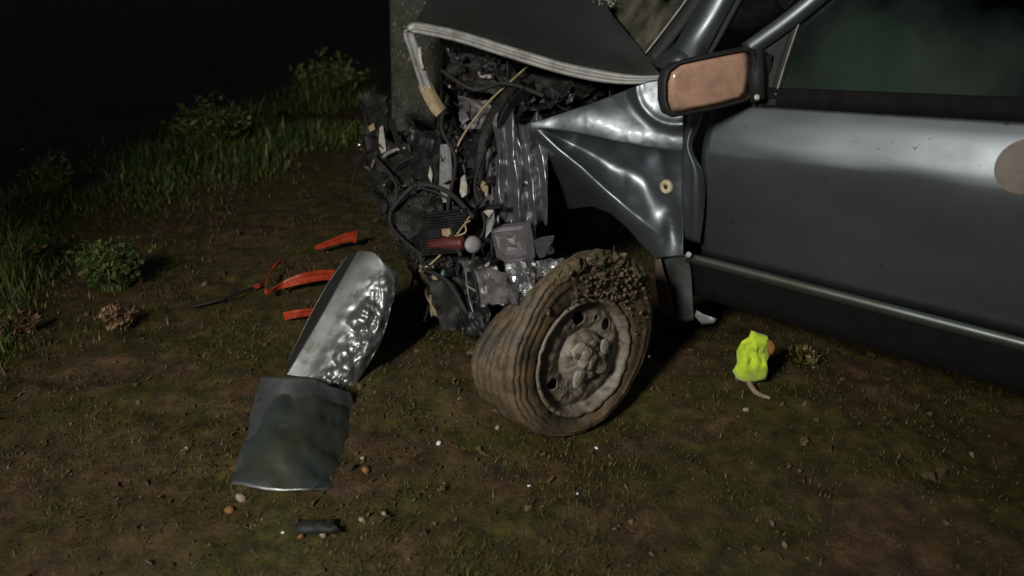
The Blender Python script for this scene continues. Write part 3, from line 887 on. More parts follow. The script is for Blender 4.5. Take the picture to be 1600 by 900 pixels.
for k, (pts, m_, n_) in enumerate([
    (((593, 200), (598, 196), (602, 222), (603, 236), (596, 240), (591, 228)), 'pale', 0.02),
    (((752, 296), (748, 286), (756, 282), (763, 292), (762, 302), (756, 300)), 'tan', 0.06),
    (((690, 358), (706, 356), (709, 364), (700, 370), (691, 368)), 'tan', 0.1),
    (((760, 352), (768, 340), (772, 330), (773, 344), (768, 360), (758, 372)), 'grey', 0.1),
    (((755, 330), (766, 324), (772, 328), (764, 340)), 'pale', 0.09),
    (((690, 424), (694, 420), (694, 432), (689, 434)), 'green', 0.1),
    (((704, 480), (712, 474), (716, 482), (708, 504), (699, 502)), 'pale', 0.02),
    (((575, 198), (584, 192), (586, 202), (578, 206)), 'tan', 0.0),
    (((716, 176), (726, 170), (734, 186), (722, 194)), 'mauve', 0.02),
    (((800, 142), (826, 136), (838, 156), (822, 166), (806, 158)), 'blue', 0.0),
    (((816, 152), (826, 156), (828, 162), (818, 160)), 'chrome', 0.02),
    (((880, 150), (894, 146), (897, 152), (884, 156)), 'tan', -0.02),
    (((764, 178), (772, 164), (778, 176), (776, 200), (768, 196)), 'grey', 0.06),
    (((660, 322), (672, 314), (680, 326), (668, 334)), 'plast', 0.06),
    (((672, 258), (676, 272), (674, 286), (669, 276)), 'pale', 0.04)]):
    pl('plastic_shard', pts, m_, n_, 0.005)
# larger torn sheets, hoses and the bent radiator that hold the bay together
def sheet(pts, m_, n_, amp, seed, nm='torn_sheet', lab=None):
    a, b_, c_, d = pts; nu_, nv_ = 14, 14; V = []
    for jj in range(nv_):
        for ii in range(nu_):
            x, y = ii / (nu_ - 1), jj / (nv_ - 1)
            u = (a[0] * (1 - x) + b_[0] * x) * (1 - y) + (d[0] * (1 - x) + c_[0] * x) * y + 5 * fbm(y * 4, x * 2, seed)
            v = (a[1] * (1 - x) + b_[1] * x) * (1 - y) + (d[1] * (1 - x) + c_[1] * x) * y + 5 * fbm(x * 4, y * 2, seed + 5)
            q = noise.ridged_multi_fractal(Vector((x * 1.6, y * 1.6, seed)), 0.9, 2.1, 3, 1.0, 2.0) - 1
            V.append(gut(u, v, n_ - 0.055 + amp * q))
    return mesh_obj(nm, V, grid_faces(nu_, nv_), M[m_], bay_o, solid=0.004, label=lab)
sheet([(700, 80), (790, 96), (800, 150), (715, 140)], 'engine', 0.0, 0.05, 1.0)
sheet([(570, 215), (640, 225), (650, 300), (585, 310)], 'engine', 0.05, 0.06, 2.0)
sheet([(640, 200), (690, 215), (690, 330), (640, 310)], 'blackm', 0.06, 0.05, 3.0)
sheet([(704, 205), (770, 215), (772, 330), (712, 320)], 'blackm', 0.03, 0.06, 4.0)
sheet([(600, 300), (690, 310), (700, 370), (630, 380)], 'engine', 0.08, 0.06, 5.0)
sheet([(690, 395), (770, 400), (765, 470), (705, 490)], 'blackm', 0.06, 0.05, 6.0)
sheet([(640, 380), (700, 385), (715, 450), (670, 440)], 'engine', 0.06, 0.05, 7.0)
sheet([(560, 140), (606, 150), (604, 215), (572, 212)], 'engine', 0.02, 0.05, 8.0)
sheet([(800, 112), (950, 130), (900, 158), (812, 178)], 'engine', 0.0, 0.05, 9.0)
sheet([(716, 150), (786, 160), (770, 205), (720, 200)], 'mauve', 0.02, 0.05, 10.0)
sheet([(748, 208), (778, 200), (780, 350), (758, 352)], 'steel', 0.06, 0.04, 11.0, lab='long dull metal strip beside the folds')
sheet([(668, 440), (742, 430), (752, 512), (690, 520)], 'engine', 0.08, 0.05, 13.0)
sheet([(716, 462), (766, 470), (762, 528), (722, 522)], 'blackm', 0.10, 0.05, 14.0)
sheet([(650, 400), (690, 420), (700, 500), (672, 492)], 'stick', 0.02, 0.05, 15.0, 'torn_strip')
sheet([(742, 420), (776, 414), (790, 476), (752, 478)], 'steel', 0.16, 0.04, 12.0)
for pts_, r_ in (((610, 330, 650, 290, 700, 300, 740, 340), 0.0099), ((700, 150, 690, 200, 712, 250, 700, 330, 720, 400), 0.0081), ((580, 240, 620, 290, 610, 350, 660, 400), 0.0074), ((760, 230, 742, 290, 758, 350, 740, 400, 748, 470), 0.0062), ((660, 420, 700, 440, 730, 490), 0.0074), ((690, 110, 740, 140, 790, 130, 850, 150), 0.0087)):
    q_ = [gut(pts_[k], pts_[k + 1], 0.09 + 0.02 * math.sin(k)) for k in range(0, len(pts_), 2)]
    V, F = tube(q_, r_, 8, 6)
    mesh_obj('hose', V, F, M['rubber'], bay_o)
P = []
for k in range(16):
    t = k / 15
    a_, b_ = gut(655 + 6 * math.sin(t * 7), 335 + 62 * t, .11), gut(722 + 8 * math.sin(t * 5 + 1), 326 + 66 * t, .10)
    P.append(bar([a_, (a_ + b_) / 2 + CN * .012 * math.sin(t * 9), b_], CU, 0.006, 0.016, 3))
V, F = join(*P)
mesh_obj('radiator_fins', V, F, M['blackm'], bay_o, smooth=False, kind='stuff')
# dangling brown harness behind the cable
V, F = tube([gut(812, 128, 0), gut(780, 168, .03), gut(760, 210, .04), gut(752, 240, .02), gut(748, 300, .0)], [0.02, 0.028, 0.03, 0.025, 0.02], 8, 5)
mesh_obj('wiring_harness', V, F, M['engine'], bay_o)

# --- torn-off front wheel, turned out and leaning
ax = (RT * 0.60 + UP * -0.25 - FW * 0.76).normalized()
wc = at(911, 558, 2.24)
e1 = ax.cross(Vector((0, 0, 1))).normalized(); e2 = e1.cross(ax) * 1
if e2.z < 0: e2 = -e2
def lathe(prof, seg, holes=(), dist=None):
    V, F = [], []; q = len(prof)
    for i in range(seg):
        a = 2 * math.pi * i / seg
        for k, (r_, z_) in enumerate(prof):
            rr_, zz_ = r_, z_
            if dist: rr_, zz_ = dist(a, r_, z_)
            V.append(wc + (e1 * math.cos(a) + e2 * math.sin(a)) * rr_ + ax * zz_)
    for i in range(seg):
        for k in range(q - 1):
            x = (i + .5) / seg * 2 * math.pi; rm = (prof[k][0] + prof[k + 1][0]) / 2
            if any((rm * math.cos(x) - h[0]) ** 2 + (rm * math.sin(x) - h[1]) ** 2 < h[2] ** 2 for h in holes): continue
            F.append((i * q + k, i * q + k + 1, ((i + 1) % seg) * q + k + 1, ((i + 1) % seg) * q + k))
    return V, F
wheel = bpy.data.objects.new('front_wheel', None); COL.objects.link(wheel)
wheel['label'] = 'mud-caked front wheel leaning out of the crushed arch'
wheel.parent = car; wheel.location = wc - Vector(car['_w']); wheel['_w'] = tuple(wc)
h1 = lambda u, v: (lambda d: ((d).dot(e1), (d).dot(e2)))((lambda r: CAM + r * ((wc - CAM).dot(ax) / r.dot(ax)) - wc)(ray(u, v)))
_x, _y = h1(985, 425)
A0 = math.atan2(_y, _x)
def sag(a, r_, z_):
    p = (e1 * math.cos(a) + e2 * math.sin(a))
    ca = math.cos(a - A0); wgt = sm(0.2, 0.25, r_)
    r_ = r_ + wgt * (0.016 + 0.050 * max(0, ca))
    dn = max(0, -p.z)
    k = sm(0.19, 0.25, r_)
    k2 = sm(-0.02, -0.15, z_) * sm(0.19, 0.25, r_)
    r2 = r_ - 0.115 * k2 * max(0, math.sin(a)) ** 1.2 - 0.030 * k * dn ** 3 + 0.010 * wgt * max(0, ca) * (0.6 + fbm(a * 3, z_ * 12, 3, 3)) + 0.005 * fbm(math.cos(a) * 3, math.sin(a) * 3, z_ * 14, 3) + 0.0045 * fbm(math.cos(a) * 14, math.sin(a) * 14, z_ * 50, 3)
    z2 = z_ + (0.03 * k * dn ** 3 if z_ > -0.06 else 0)
    return r2, z2
tp = [(0.168, -0.205), (0.185, -0.212), (0.215, -0.220), (0.236, -0.218), (0.252, -0.208)]
for k in range(5):                                   # tread ribs
    z0 = -0.200 + k * 0.034
    ro = 0.262 + (0.004, 0.007, 0.002, 0.008, 0.004)[k]
    tp += [(ro - .003, z0 + 0.002), (ro, z0 + 0.006), (ro, z0 + 0.022), (ro - .004, z0 + 0.026), (ro - 0.016, z0 + 0.028), (ro - 0.016, z0 + 0.032)]
tp += [(0.262, -0.026), (0.260, -0.014), (0.254, -0.004), (0.249, 0.001), (0.247, -0.002), (0.243, 0.003), (0.238, 0.009), (0.236, 0.006), (0.231, 0.010), (0.226, 0.014), (0.224, 0.010), (0.218, 0.013), (0.21, 0.014), (0.2, 0.012), (0.192, 0.006), (0.184, -0.004), (0.178, -0.02)]
V, F = lathe(tp, 110, dist=sag)
tyre = mesh_obj('tyre', V, F, M['mud'], wheel)
holes = []
for (u, v, rad) in ((906, 496, 0.021), (964, 488, 0.019), (852, 614, 0.018), (938, 486, 0.008)):
    x, y = h1(u, v); q = math.hypot(x, y); holes.append((x / q * 0.128, y / q * 0.128, rad))
rp = [(0.184, 0.004), (0.190, 0.010), (0.188, 0.015), (0.181, 0.014), (0.176, 0.004), (0.172, -0.014), (0.165, -0.020)]
rp += [(0.16 - 0.002 * k, -0.020 + 0.014 * math.sin(math.pi * k / 36)) for k in range(0, 37)]
rp += [(0.084, -0.018), (0.080, -0.006), (0.075, 0.004), (0.066, 0.009), (0.05, 0.010), (0.036, 0.010), (0.033, 0.022), (0.028, 0.026), (0.012, 0.027), (0.001, 0.027)]
V, F = lathe(rp, 260, holes, dist=lambda a, r_, z_: (r_, z_ + 0.011 * sm(.095, .06, r_) * (fbm(math.cos(a) * r_ * 26, math.sin(a) * r_ * 26, 8, 3) + .2) + 0.006 * fbm(math.cos(a) * r_ * 24, math.sin(a) * r_ * 24, 3, 4)))
rimo = mesh_obj('rim', V, F, M['mudrim'], wheel, solid=0.003)
V, F = lathe([(0.178, -0.02), (0.172, -0.06), (0.165, -0.15), (0.06, -0.155), (0.001, -0.155)], 40)
mesh_obj('wheel_back', V, F, M['plast'], wheel)
for k in range(4):
    a = R(30 + 90 * k)
    c_ = wc + (e1 * math.cos(a) + e2 * math.sin(a)) * 0.052 + ax * 0.014
    V, F = tube([c_ - ax * 0.004, c_ + ax * 0.010], 0.0095, 6, 1)
    mesh_obj('wheel_bolt', V, F, M['mudrim'], wheel, smooth=False)
rr = random.Random(5)
def lump(c_, r_, nrm, rr, flat=0.5, m='clod', par=None, nm='mud_clod'):
    nrm = nrm.normalized(); a = nrm.orthogonal().normalized(); b_ = nrm.cross(a)
    ph = rr.uniform(0, 6)
    o = [c_ + (a * math.cos(t) + b_ * math.sin(t)) * r_ * (1 + .25 * math.sin(2 * t + ph) + rr.uniform(-.15, .15)) for t in [2 * math.pi * k / 11 for k in range(11)]]
    V, F = pillow(o, nrm, r_ * flat, 4, 0.3, 0.5, 1.0, rr.randint(0, 999))
    return mesh_obj(nm, V, F, M[m], par)
for (u, v, r_) in ((906, 550, 0.040), (932, 566, 0.036), (900, 588, 0.032), (940, 540, 0.024)):
    x, y = h1(u, v)
    lump(wc + e1 * x + e2 * y + ax * 0.014, r_, ax, rr, 0.16, 'clod', wheel)
# mud caked over the upper side wall
V = []
for jj in range(40):
    for ii in range(110):
        a = A0 - 1.35 + 2.0 * ii / 109; t = jj / 39
        edge = sm(0, .25, ii / 109) * sm(1, .75, ii / 109)
        ca = max(0, math.cos(a - A0))
        r_ = 0.185 + (0.095 + 0.058 * ca) * t
        c0 = fbm(math.cos(a) * r_ * 22, math.sin(a) * r_ * 22, 3, 5)
        z_ = 0.006 + 0.026 * edge * (c0 + 0.25) - 0.03 * (1 - edge) - 0.10 * max(0, t - .8) ** 1.5
        V.append(wc + (e1 * math.cos(a) + e2 * math.sin(a)) * (r_ + .012 * c0) + ax * z_)
mesh_obj('mud_cake', V, grid_faces(110, 40), M['mudcake'], wheel)
# sods and crumbs on the tyre's top
P = []
for i in range(420):
    a = A0 + rr.gauss(-0.36, 0.42); z_ = rr.uniform(-0.05, 0.022)
    if z_ > -0.012: rad = rr.uniform(0.205, 0.30) if rr.random() < .8 else rr.uniform(.19, .21)
    else: rad = 0.315 * (0.85 + .15 * math.cos(a - A0)) + rr.uniform(-.02, .006)
    z_ = max(z_, -0.04)
    c_ = wc + (e1 * math.cos(a) + e2 * math.sin(a)) * rad + ax * (z_ if z_ < -0.012 else 0.004 + .012 * rr.random())
    P.append(shard(c_ + ax * .012, 0.002 + 0.009 * rr.random() ** 2, rr, 0.5))
V, F = join(*P)
mesh_obj('caked_soil', V, F, M['mud'], wheel, kind='stuff')

def blade(V, F, T, p, hgt, lean, w, tone, segs=3, curl=1.0):
    d = Vector((lean.x, lean.y, 0))
    sd = Vector((-lean.y, lean.x, 0))
    if sd.length < 1e-4: sd = Vector((1, 0, 0))
    sd.normalize(); o = len(V)
    for k in range(segs):
        t = k / segs
        c_ = p + Vector((0, 0, hgt * t * (1 - 0.25 * curl * t))) + d * hgt * t * t
        ww = w * (1 - t * .8) * .5
        V.append(c_ - sd * ww); V.append(c_ + sd * ww); T += [tone, tone]
    V.append(p + Vector((0, 0, hgt * (1 - 0.25 * curl))) + d * hgt); T.append(tone)
    for k in range(segs - 1): F.append((o + 2 * k, o + 2 * k + 1, o + 2 * k + 3, o + 2 * k + 2))
    F.append((o + 2 * segs - 2, o + 2 * segs - 1, o + 2 * segs))
rr = random.Random(9)
V, F, T = [], [], []
for i in range(260):
    a = A0 + rr.gauss(-0.4, 0.35)
    c_ = wc + (e1 * math.cos(a) + e2 * math.sin(a)) * rr.uniform(.22, .30) + ax * 0.006
    ln = Vector((rr.uniform(-1, 1), rr.uniform(-1, 1), 0)) * .9
    blade(V, F, T, c_, rr.uniform(0.02, 0.06), ln, 0.005, rr.random() ** 1.2, 3)
mesh_obj('sod_grass', V, F, M['turf'], wheel, tones=T, smooth=False, kind='stuff')

# ------------------------------------------------------------------ torn-off panel in front of the wheel
base = gr(470, 620)
panel = thing('torn_bumper', 'long bent grey piece of torn bumper lying upright on the soil left of the wheel', 'car bumper', gr(480, 610))
# lower plate on the ground
lo_ctrl = [[gr(404, 588, .07), gr(440, 588, .10), gr(490, 592, .10), gr(524, 604, .07), gr(548, 612, .03)],
           [gr(398, 630, .045), gr(440, 634, .07), gr(490, 640, .06), gr(530, 646, .02), gr(560, 650, -.02)],
           [gr(382, 690, .03), gr(430, 700, .05), gr(480, 706, .035), gr(516, 712, .01), gr(546, 716, -.02)],
           [gr(364, 756, .012), gr(410, 764, .022), gr(470, 768, .012), gr(502, 768, -.002), gr(530, 768, -.02)]]
V, F = cpatch(lo_ctrl, 8, 8)
V = [p + Vector((0.010 * fbm(p.y * 14, p.x * 3, 7, 3), 0, 0.009 * fbm(p.x * 10, p.y * 10, 2, 3))) for p in V]
PLATE = list(V)
mesh_obj('lower_plate', V, F, M['panel'], panel, solid=0.006, label='dirty dark lower plate flat on the soil')
PL = list(PLATE)  # grey-green layer that darkens the plate towards its right and foot
V = []
for k, p in enumerate(PL):
    x, y = (k % 33) / 32, (k // 33) / 24
    V.append(p + Vector((0, 0, -0.013 + 0.024 * sm(.05, .55, x * .8 + y * .45 + .12 * fbm(y * 3, x * 3, 2)) * sm(.02, .3, y) + 0.013 * fbm(p.x * 12, p.y * 12, 5, 4))))
F = grid_faces(33, 25)
mesh_obj('dark_overlay', V, F, mat('dark_grey_green_film', (0.030, 0.041, 0.036), 0.42, c2=(0.045, 0.044, 0.030), scale=8, bump=0.35, bscale=60, dist=0.006), panel)
# upper length stands up and leans back, belly crumpled
def up_pt(u, v, bul=0.0):
    t = (590 - v) / 200.0
    return at(u, v, 2.50 + 0.10 * t - bul)
U = [[(560, 393), (570, 392), (586, 396), (596, 408), (598, 424)], [(533, 440), (552, 436), (584, 430), (604, 424), (621, 428)], [(505, 490), (532, 487), (566, 484), (592, 486), (612, 478)],
     [(476, 540), (504, 540), (540, 541), (570, 544), (592, 540)], [(448, 586), (478, 591), (506, 600), (530, 608), (547, 613)]]
ctrl = [[up_pt(*p, (0, .012, .03, .035, .01)[k]) for k, p in enumerate(r)] for r in U]
SU, SV = 14, 18
V, F = cpatch(ctrl, SU, SV)
nu = 4 * SU + 1
def crn(p, i, j):
    x, y = i / (nu - 1), j / (4 * SV)
    band = math.exp(-((x - 0.62 - .12 * (1 - y)) / 0.22) ** 2) * sm(0.15, 0.5, y)
    edge = sm(0.75, 1, x) * .6
    q = noise.ridged_multi_fractal(p * 10, 0.9, 2.2, 4, 1.0, 2.0) - 1.0
    f = fbm(p.x * 34, p.y * 34, p.z * 34, 3)
    return p - FW * ((0.024 * q + 0.012 * f) * (band + edge) + .0025 * fbm(p.x * 9, p.y * 9, p.z * 9, 2))
V = [crn(p, k % nu, k // nu) for k, p in enumerate(V)]
mesh_obj('upper_length', V, F, M['panel'], panel, solid=0.006)
# dark flange on its left side
U = [[(545, 398), (562, 392)], [(514, 442), (534, 440)], [(487, 490), (506, 490)], [(463, 540), (476, 540)], [(440, 586), (448, 586)]]
ctrl = [[up_pt(*r[0], -.11), up_pt(*r[1], 0)] for r in U]
V, F = cpatch(ctrl, 4, 6)
mesh_obj('side_flange', V, F, M['plast'], panel, solid=0.006)
V, F = tube([up_pt(*r[0], -.105) for r in U], 0.0028, 6, 5)
mesh_obj('flange_edge', V, F, M['hem'], panel)
# ------------------------------------------------------------------ red plastic strips behind the panel
def strip(nm, label, pts, w, h=0.012):
    P = [gr(u, v, dz) for u, v, dz in pts]
    V, F = bar(P, Vector((0.2, 0.3, 1)).normalized(), (lambda t: .6 * (w(t) if callable(w) else w)), h * .4, 6, True)
    o = mesh_obj(nm, V, F, M['red'], None, origin=P[0], smooth=False)
    return tag(o, label, 'plastic strip', 'red plastic strips beside the torn bumper')
strip('plastic_strip', 'bent V-shaped glossy red strip with its point to the left', [(437, 408, .06), (424, 424, .05), (417, 440, .05), (415, 455, .05), (422, 456, .05), (440, 446, .05), (470, 436, .07), (500, 430, .07), (522, 430, .06)], lambda t: 0.024 + .05 * sm(.5, .8, t), 0.014)
strip('plastic_strip', 'dark red strip farthest back, behind the top of the torn bumper', [(492, 388, .05), (520, 378, .06), (545, 370, .07), (557, 370, .07)], lambda t: 0.03 + .07 * t)
strip('plastic_strip', 'short dull red strip low beside the torn bumper flange', [(444, 494, .03), (465, 490, .04), (498, 486, .04)], 0.05)
strip('plastic_strip', 'tiny red stub left of the V-shaped red strip', [(396, 448, .02), (403, 447, .025), (412, 443, .02)], 0.03)

# ------------------------------------------------------------------ bright yellow-green cloth
gb = gr(1174, 604)
def cl(u, v): return at(u, v, (gb - CAM).dot(FW) - 0.10 * (604 - v) / 80.0)
out = [(1150, 594), (1143, 580), (1149, 566), (1150, 548), (1156, 532), (1170, 526), (1173, 516), (1182, 519), (1198, 523), (1203, 534), (1201, 546), (1203, 556), (1196, 566), (1199, 580), (1193, 592), (1184, 598), (1176, 602), (1162, 597)]
V, F = pillow([cl(*p) for p in out], -FW + UP * .2, 0.035, 8, 0.0, 0.5, 0.6, 1)
V = [p - FW * (0.020 * fbm(p.x * 16, p.y * 16, p.z * 16, 3) + 0.030 * abs(fbm(p.x * 26 + p.z * 8, 3, p.z * 12, 2))) + RT * 0.006 * fbm(p.z * 40, p.x * 40, 1, 2) for p in V]
o = mesh_obj('crumpled_cloth', V, F, M['hivis'], None, origin=gb)
tag(o, 'crumpled bright yellow-green cloth lying on the ground below the car door', 'cloth')
V, F = pillow([at(u, v, 2.33) for u, v in ((1198, 530), (1206, 532), (1213, 540), (1210, 552), (1202, 556), (1199, 545))], -FW, 0.012, 4, 0.3, 0.5, 1, 2)
mesh_obj('brown_corner', V, F, M['brown'], o)
tw = [gr(1170, 596, .03), gr(1178, 610, .015), gr(1190, 618, .01), gr(1204, 622, .008)]
V, F = tube(tw, [0.011, 0.009, 0.008, 0.005], 7, 5)
V = [p + Vector((0, 0, .003 * fbm(p.x * 50, p.y * 50, 1))) for p in V]
tag(mesh_obj('broken_stick', V, F, M['stick'], None, origin=tw[0]), 'short pale stick poking out under the yellow-green cloth', 'stick')

# ------------------------------------------------------------------ tree trunk the car ran into
tb = gr(632, 300); tb = Vector((at(648, 200, 4.05).x, at(648, 200, 4.05).y, 0)); tb.z = height(tb.x, tb.y)
tree = thing('tree', 'mossy grey tree trunk standing behind the torn corner of the bonnet', 'tree', tb)
V, F = [], []
SEG, LV = 40, 60
for j in range(LV):
    t = j / (LV - 1); h = -0.1 + 3.2 * t
    rad = 0.145 + 0.08 * math.exp(-max(h, 0) / 0.16) - 0.015 * t
    c_ = tb + Vector((0.02 * math.sin(h * 2) + 0.03 * h, 0.02 * h, h))
    for i in range(SEG):
        a = 2 * math.pi * i / SEG
        q = rad * (1 + .16 * fbm(math.cos(a) * 1.5, math.sin(a) * 1.5, h * .8, 3) + .05 * fbm(math.cos(a) * 6, math.sin(a) * 6, h * 2.5, 3))
        V.append(c_ + Vector((math.cos(a), math.sin(a), 0)) * q)
for j in range(LV - 1):
    for i in range(SEG): F.append((j * SEG + i, j * SEG + (i + 1) % SEG, (j + 1) * SEG + (i + 1) % SEG, (j + 1) * SEG + i))
mesh_obj('trunk', V, F, M['bark'], tree)
rr = random.Random(31)
for k in range(3):
    a = rr.uniform(0, 6.28); h = 2.0 + .3 * k
    b0 = tb + Vector((.06, .04, h)); d = Vector((math.cos(a), math.sin(a), .7))
    V, F = tube([b0, b0 + d * .4, b0 + d * .9 + Vector((0, 0, .2)), b0 + d * 1.5 + Vector((0, 0, .6))], [0.06, .045, .03, .01], 8, 4)
    mesh_obj('limb', V, F, M['bark'], tree)
V, F, T = [], [], []
def leaf(V, F, T, p, d, n_, ln, w, tone):
    o = len(V); sd = d.cross(n_).normalized()
    V += [p, p + d * ln * .45 + sd * w * .5 + n_ * ln * .08, p + d * ln, p + d * ln * .45 - sd * w * .5 + n_ * ln * .08]
    T += [tone] * 4; F += [(o, o + 1, o + 2), (o, o + 2, o + 3)]
for i in range(2500):
    p = tb + Vector((.1, .1, 3.4)) + Vector((rr.gauss(0, .8), rr.gauss(0, .8), rr.gauss(0, .35)))
    if p.z < 2.5: continue
    d = Vector((rr.uniform(-1, 1), rr.uniform(-1, 1), rr.uniform(-1, .4))).normalized(); n_ = d.orthogonal().normalized()
    leaf(V, F, T, p, d, n_, rr.uniform(.05, .09), .04, rr.random() * .7)
mesh_obj('crown', V, F, M['weed'], tree, tones=T, smooth=False, kind='stuff')

# ------------------------------------------------------------------ grass
rr = random.Random(77)
def keep(x, y):
    return fbm(x * 1.3, y * 1.3, 12.0, 3)
V, F, T = [], [], []
# short turf and moss over the foreground
cnt = 0
while cnt < 52000:
    x, y = rr.uniform(-2.3, 2.1), 1.05 + 3.6 * rr.random() ** 1.3
    if abs(x) > 0.75 * y + 0.25: continue
    k = fbm(x * 2.6, y * 2.6, 4.0, 3) + 0.35 * fbm(x * 9, y * 9, 2.0, 2)
    if k + rr.gauss(0, .22) < 0.02: 
        if rr.random() > 0.10: continue
    cnt += 1
    h = rr.uniform(.006, .020) * (1 + .8 * max(0, k))
    a = rr.uniform(0, 6.28)
    blade(V, F, T, Vector((x, y, height(x, y) - .002)), h, Vector((math.cos(a), math.sin(a), 0)) * rr.uniform(.2, 1.6), rr.uniform(.002, .0042), min(1, max(0, rr.gauss(.38, .22))), 2)
o = mesh_obj('short_turf', V, F, M['turf'], None, smooth=False, kind='stuff', tones=T)
o['label'] = 'sparse short turf and moss over the muddy ground'; o['category'] = 'grass'
# taller verge on the left, behind
band = [(-40, 400), (40, 345), (130, 310), (230, 262), (330, 228), (420, 200), (500, 172), (575, 165)]
V, F, T = [], [], []
EDGE = [(300, 20), (380, 40), (470, 25), (600, -20)]
for i in range(24000):
    if rr.random() < .80:
        u = rr.uniform(-60, 585); off = rr.gauss(4, 34); v = poly_y(band, u) + off
    else:
        v = rr.uniform(320, 610); off = rr.gauss(0, 45); u = poly_y(EDGE, v) + off
    p = gr(u, v)
    k = fbm(p.x * 1.6, p.y * 1.6, 1.0, 2)
    if k < rr.uniform(-.35, .3): continue
    sc_ = (p - CAM).dot(FW)
    h = rr.uniform(.06, .22) * (sc_ / 5.0) * max(.2, 0.7 + k * 1.6) * (0.35 + 0.75 * math.exp(-(off / 26.0) ** 2))
    a = rr.gauss(0.3, 1.4)
    tone = min(1, max(0, rr.gauss(.32, .2))) if rr.random() > .04 else 0.95
    blade(V, F, T, p, h * (1.3 if tone > .9 else 1), Vector((math.cos(a), math.sin(a), 0)) * rr.uniform(.15, .8), rr.uniform(.004, .009) * sc_ / 4, tone, 3)
o = mesh_obj('verge_grass', V, F, M['grass'], None, smooth=False, kind='stuff', tones=T)
o['label'] = 'band of tall verge grass along the dark field'; o['category'] = 'grass'
# dim ground cover beyond the verge and left of it
V, F, T = [], [], []
for i in range(9000):
    u = rr.uniform(-120, 700); top = poly_y(band, u)
    v = rr.uniform(-10, top) if rr.random() < .6 else rr.uniform(top, 560)
    if v > top and u > 430 - .5 * (v - 200): continue
    p = gr(u, v)
    if fbm(p.x * 1.1, p.y * 1.1, 8.0, 3) < rr.uniform(-.3, .4): continue
    sc_ = (p - CAM).dot(FW); a = rr.uniform(0, 6.28)
    blade(V, F, T, p, rr.uniform(.02, .07) * sc_ / 5, Vector((math.cos(a), math.sin(a), 0)) * rr.uniform(.3, 1.2), rr.uniform(.004, .008) * sc_ / 4, min(1, max(0, rr.gauss(.5, .3))), 2)
o = mesh_obj('ground_cover', V, F, M['turf'], None, smooth=False, kind='stuff', tones=T)
o['label'] = 'dim low ground cover over the field left of the car'; o['category'] = 'ground cover'

def plant(nm, label, cat, u, v, wpx, hpx, n, mname, leafy=0.5, group=None, seed=1, tone=.4):
    rr = random.Random(seed)
    p0 = gr(u, v); d = (p0 - CAM).dot(FW); W = wpx / FPX * d / 2; H = hpx / FPX * d * 1.0
    V, F, T = [], [], []
    for i in range(n):
        a = rr.uniform(0, 6.28); q = rr.random() ** .6
        b0 = p0 + Vector((math.cos(a) * W * .55 * q, math.sin(a) * W * .55 * q, 0)); b0.z = height(b0.x, b0.y)
        ln = Vector((math.cos(a), math.sin(a), 0)) * rr.uniform(.1, .9) * q
        h = H * rr.uniform(.45, 1.05) * (1 - .35 * q)
        tn = min(1, max(0, rr.gauss(tone, .2)))
        blade(V, F, T, b0, h, ln, rr.uniform(.003, .006) * d / 3, tn, 3)
        if rr.random() < leafy:
            for k in range(5):
                t = rr.uniform(.3, 1); c_ = b0 + Vector((0, 0, h * t * .9)) + ln * h * t * t
                dd = Vector((rr.uniform(-1, 1), rr.uniform(-1, 1), rr.uniform(-.2, .8))).normalized()
                leaf(V, F, T, c_, dd, dd.orthogonal().normalized(), rr.uniform(.018, .04) * d / 3.2, .016 * d / 3.2, min(1, max(0, rr.gauss(tone + .1, .22))))
    o = mesh_obj(nm, V, F, M[mname], None, smooth=False, origin=p0, tones=T)
    return tag(o, label, cat, group)
plant('weed', 'bushy green weed alone on the dark soil left of the red strips', 'weed', 182, 446, 110, 92, 240, 'weed', .9, None, 3)
plant('weed', 'pale dry reddish weed in front of the bushy green weed', 'weed', 190, 512, 62, 46, 60, 'dry', .9, None, 4, .55)
plant('grass_tuft', 'bright green grass tuft just left of the crushed car front', 'grass tuft', 512, 158, 118, 92, 800, 'grass', .15, 'tufts along the verge', 5, .60)
plant('grass_tuft', 'green grass tuft with seed heads in the middle of the verge', 'grass tuft', 335, 226, 140, 90, 700, 'grass', .15, 'tufts along the verge', 6, .52)
plant('grass_tuft', 'thin greyish grass tuft at the left end of the verge', 'grass tuft', 84, 300, 90, 86, 220, 'grass', .1, 'tufts along the verge', 7, .55)
plant('grass_tuft', 'low pale grass tuft at the left picture edge below the verge', 'grass tuft', 40, 420, 70, 100, 110, 'turf', .3, 'tufts along the verge', 8, .55)
plant('weed', 'low tan dead weed at the left edge of the soil', 'weed', 20, 520, 130, 34, 90, 'dry', .8, None, 9, .35)
plant('weed', 'small yellow-green weed in the mud right of the yellow-green cloth', 'weed', 1250, 566, 90, 20, 120, 'turf', .6, None, 10, .5)

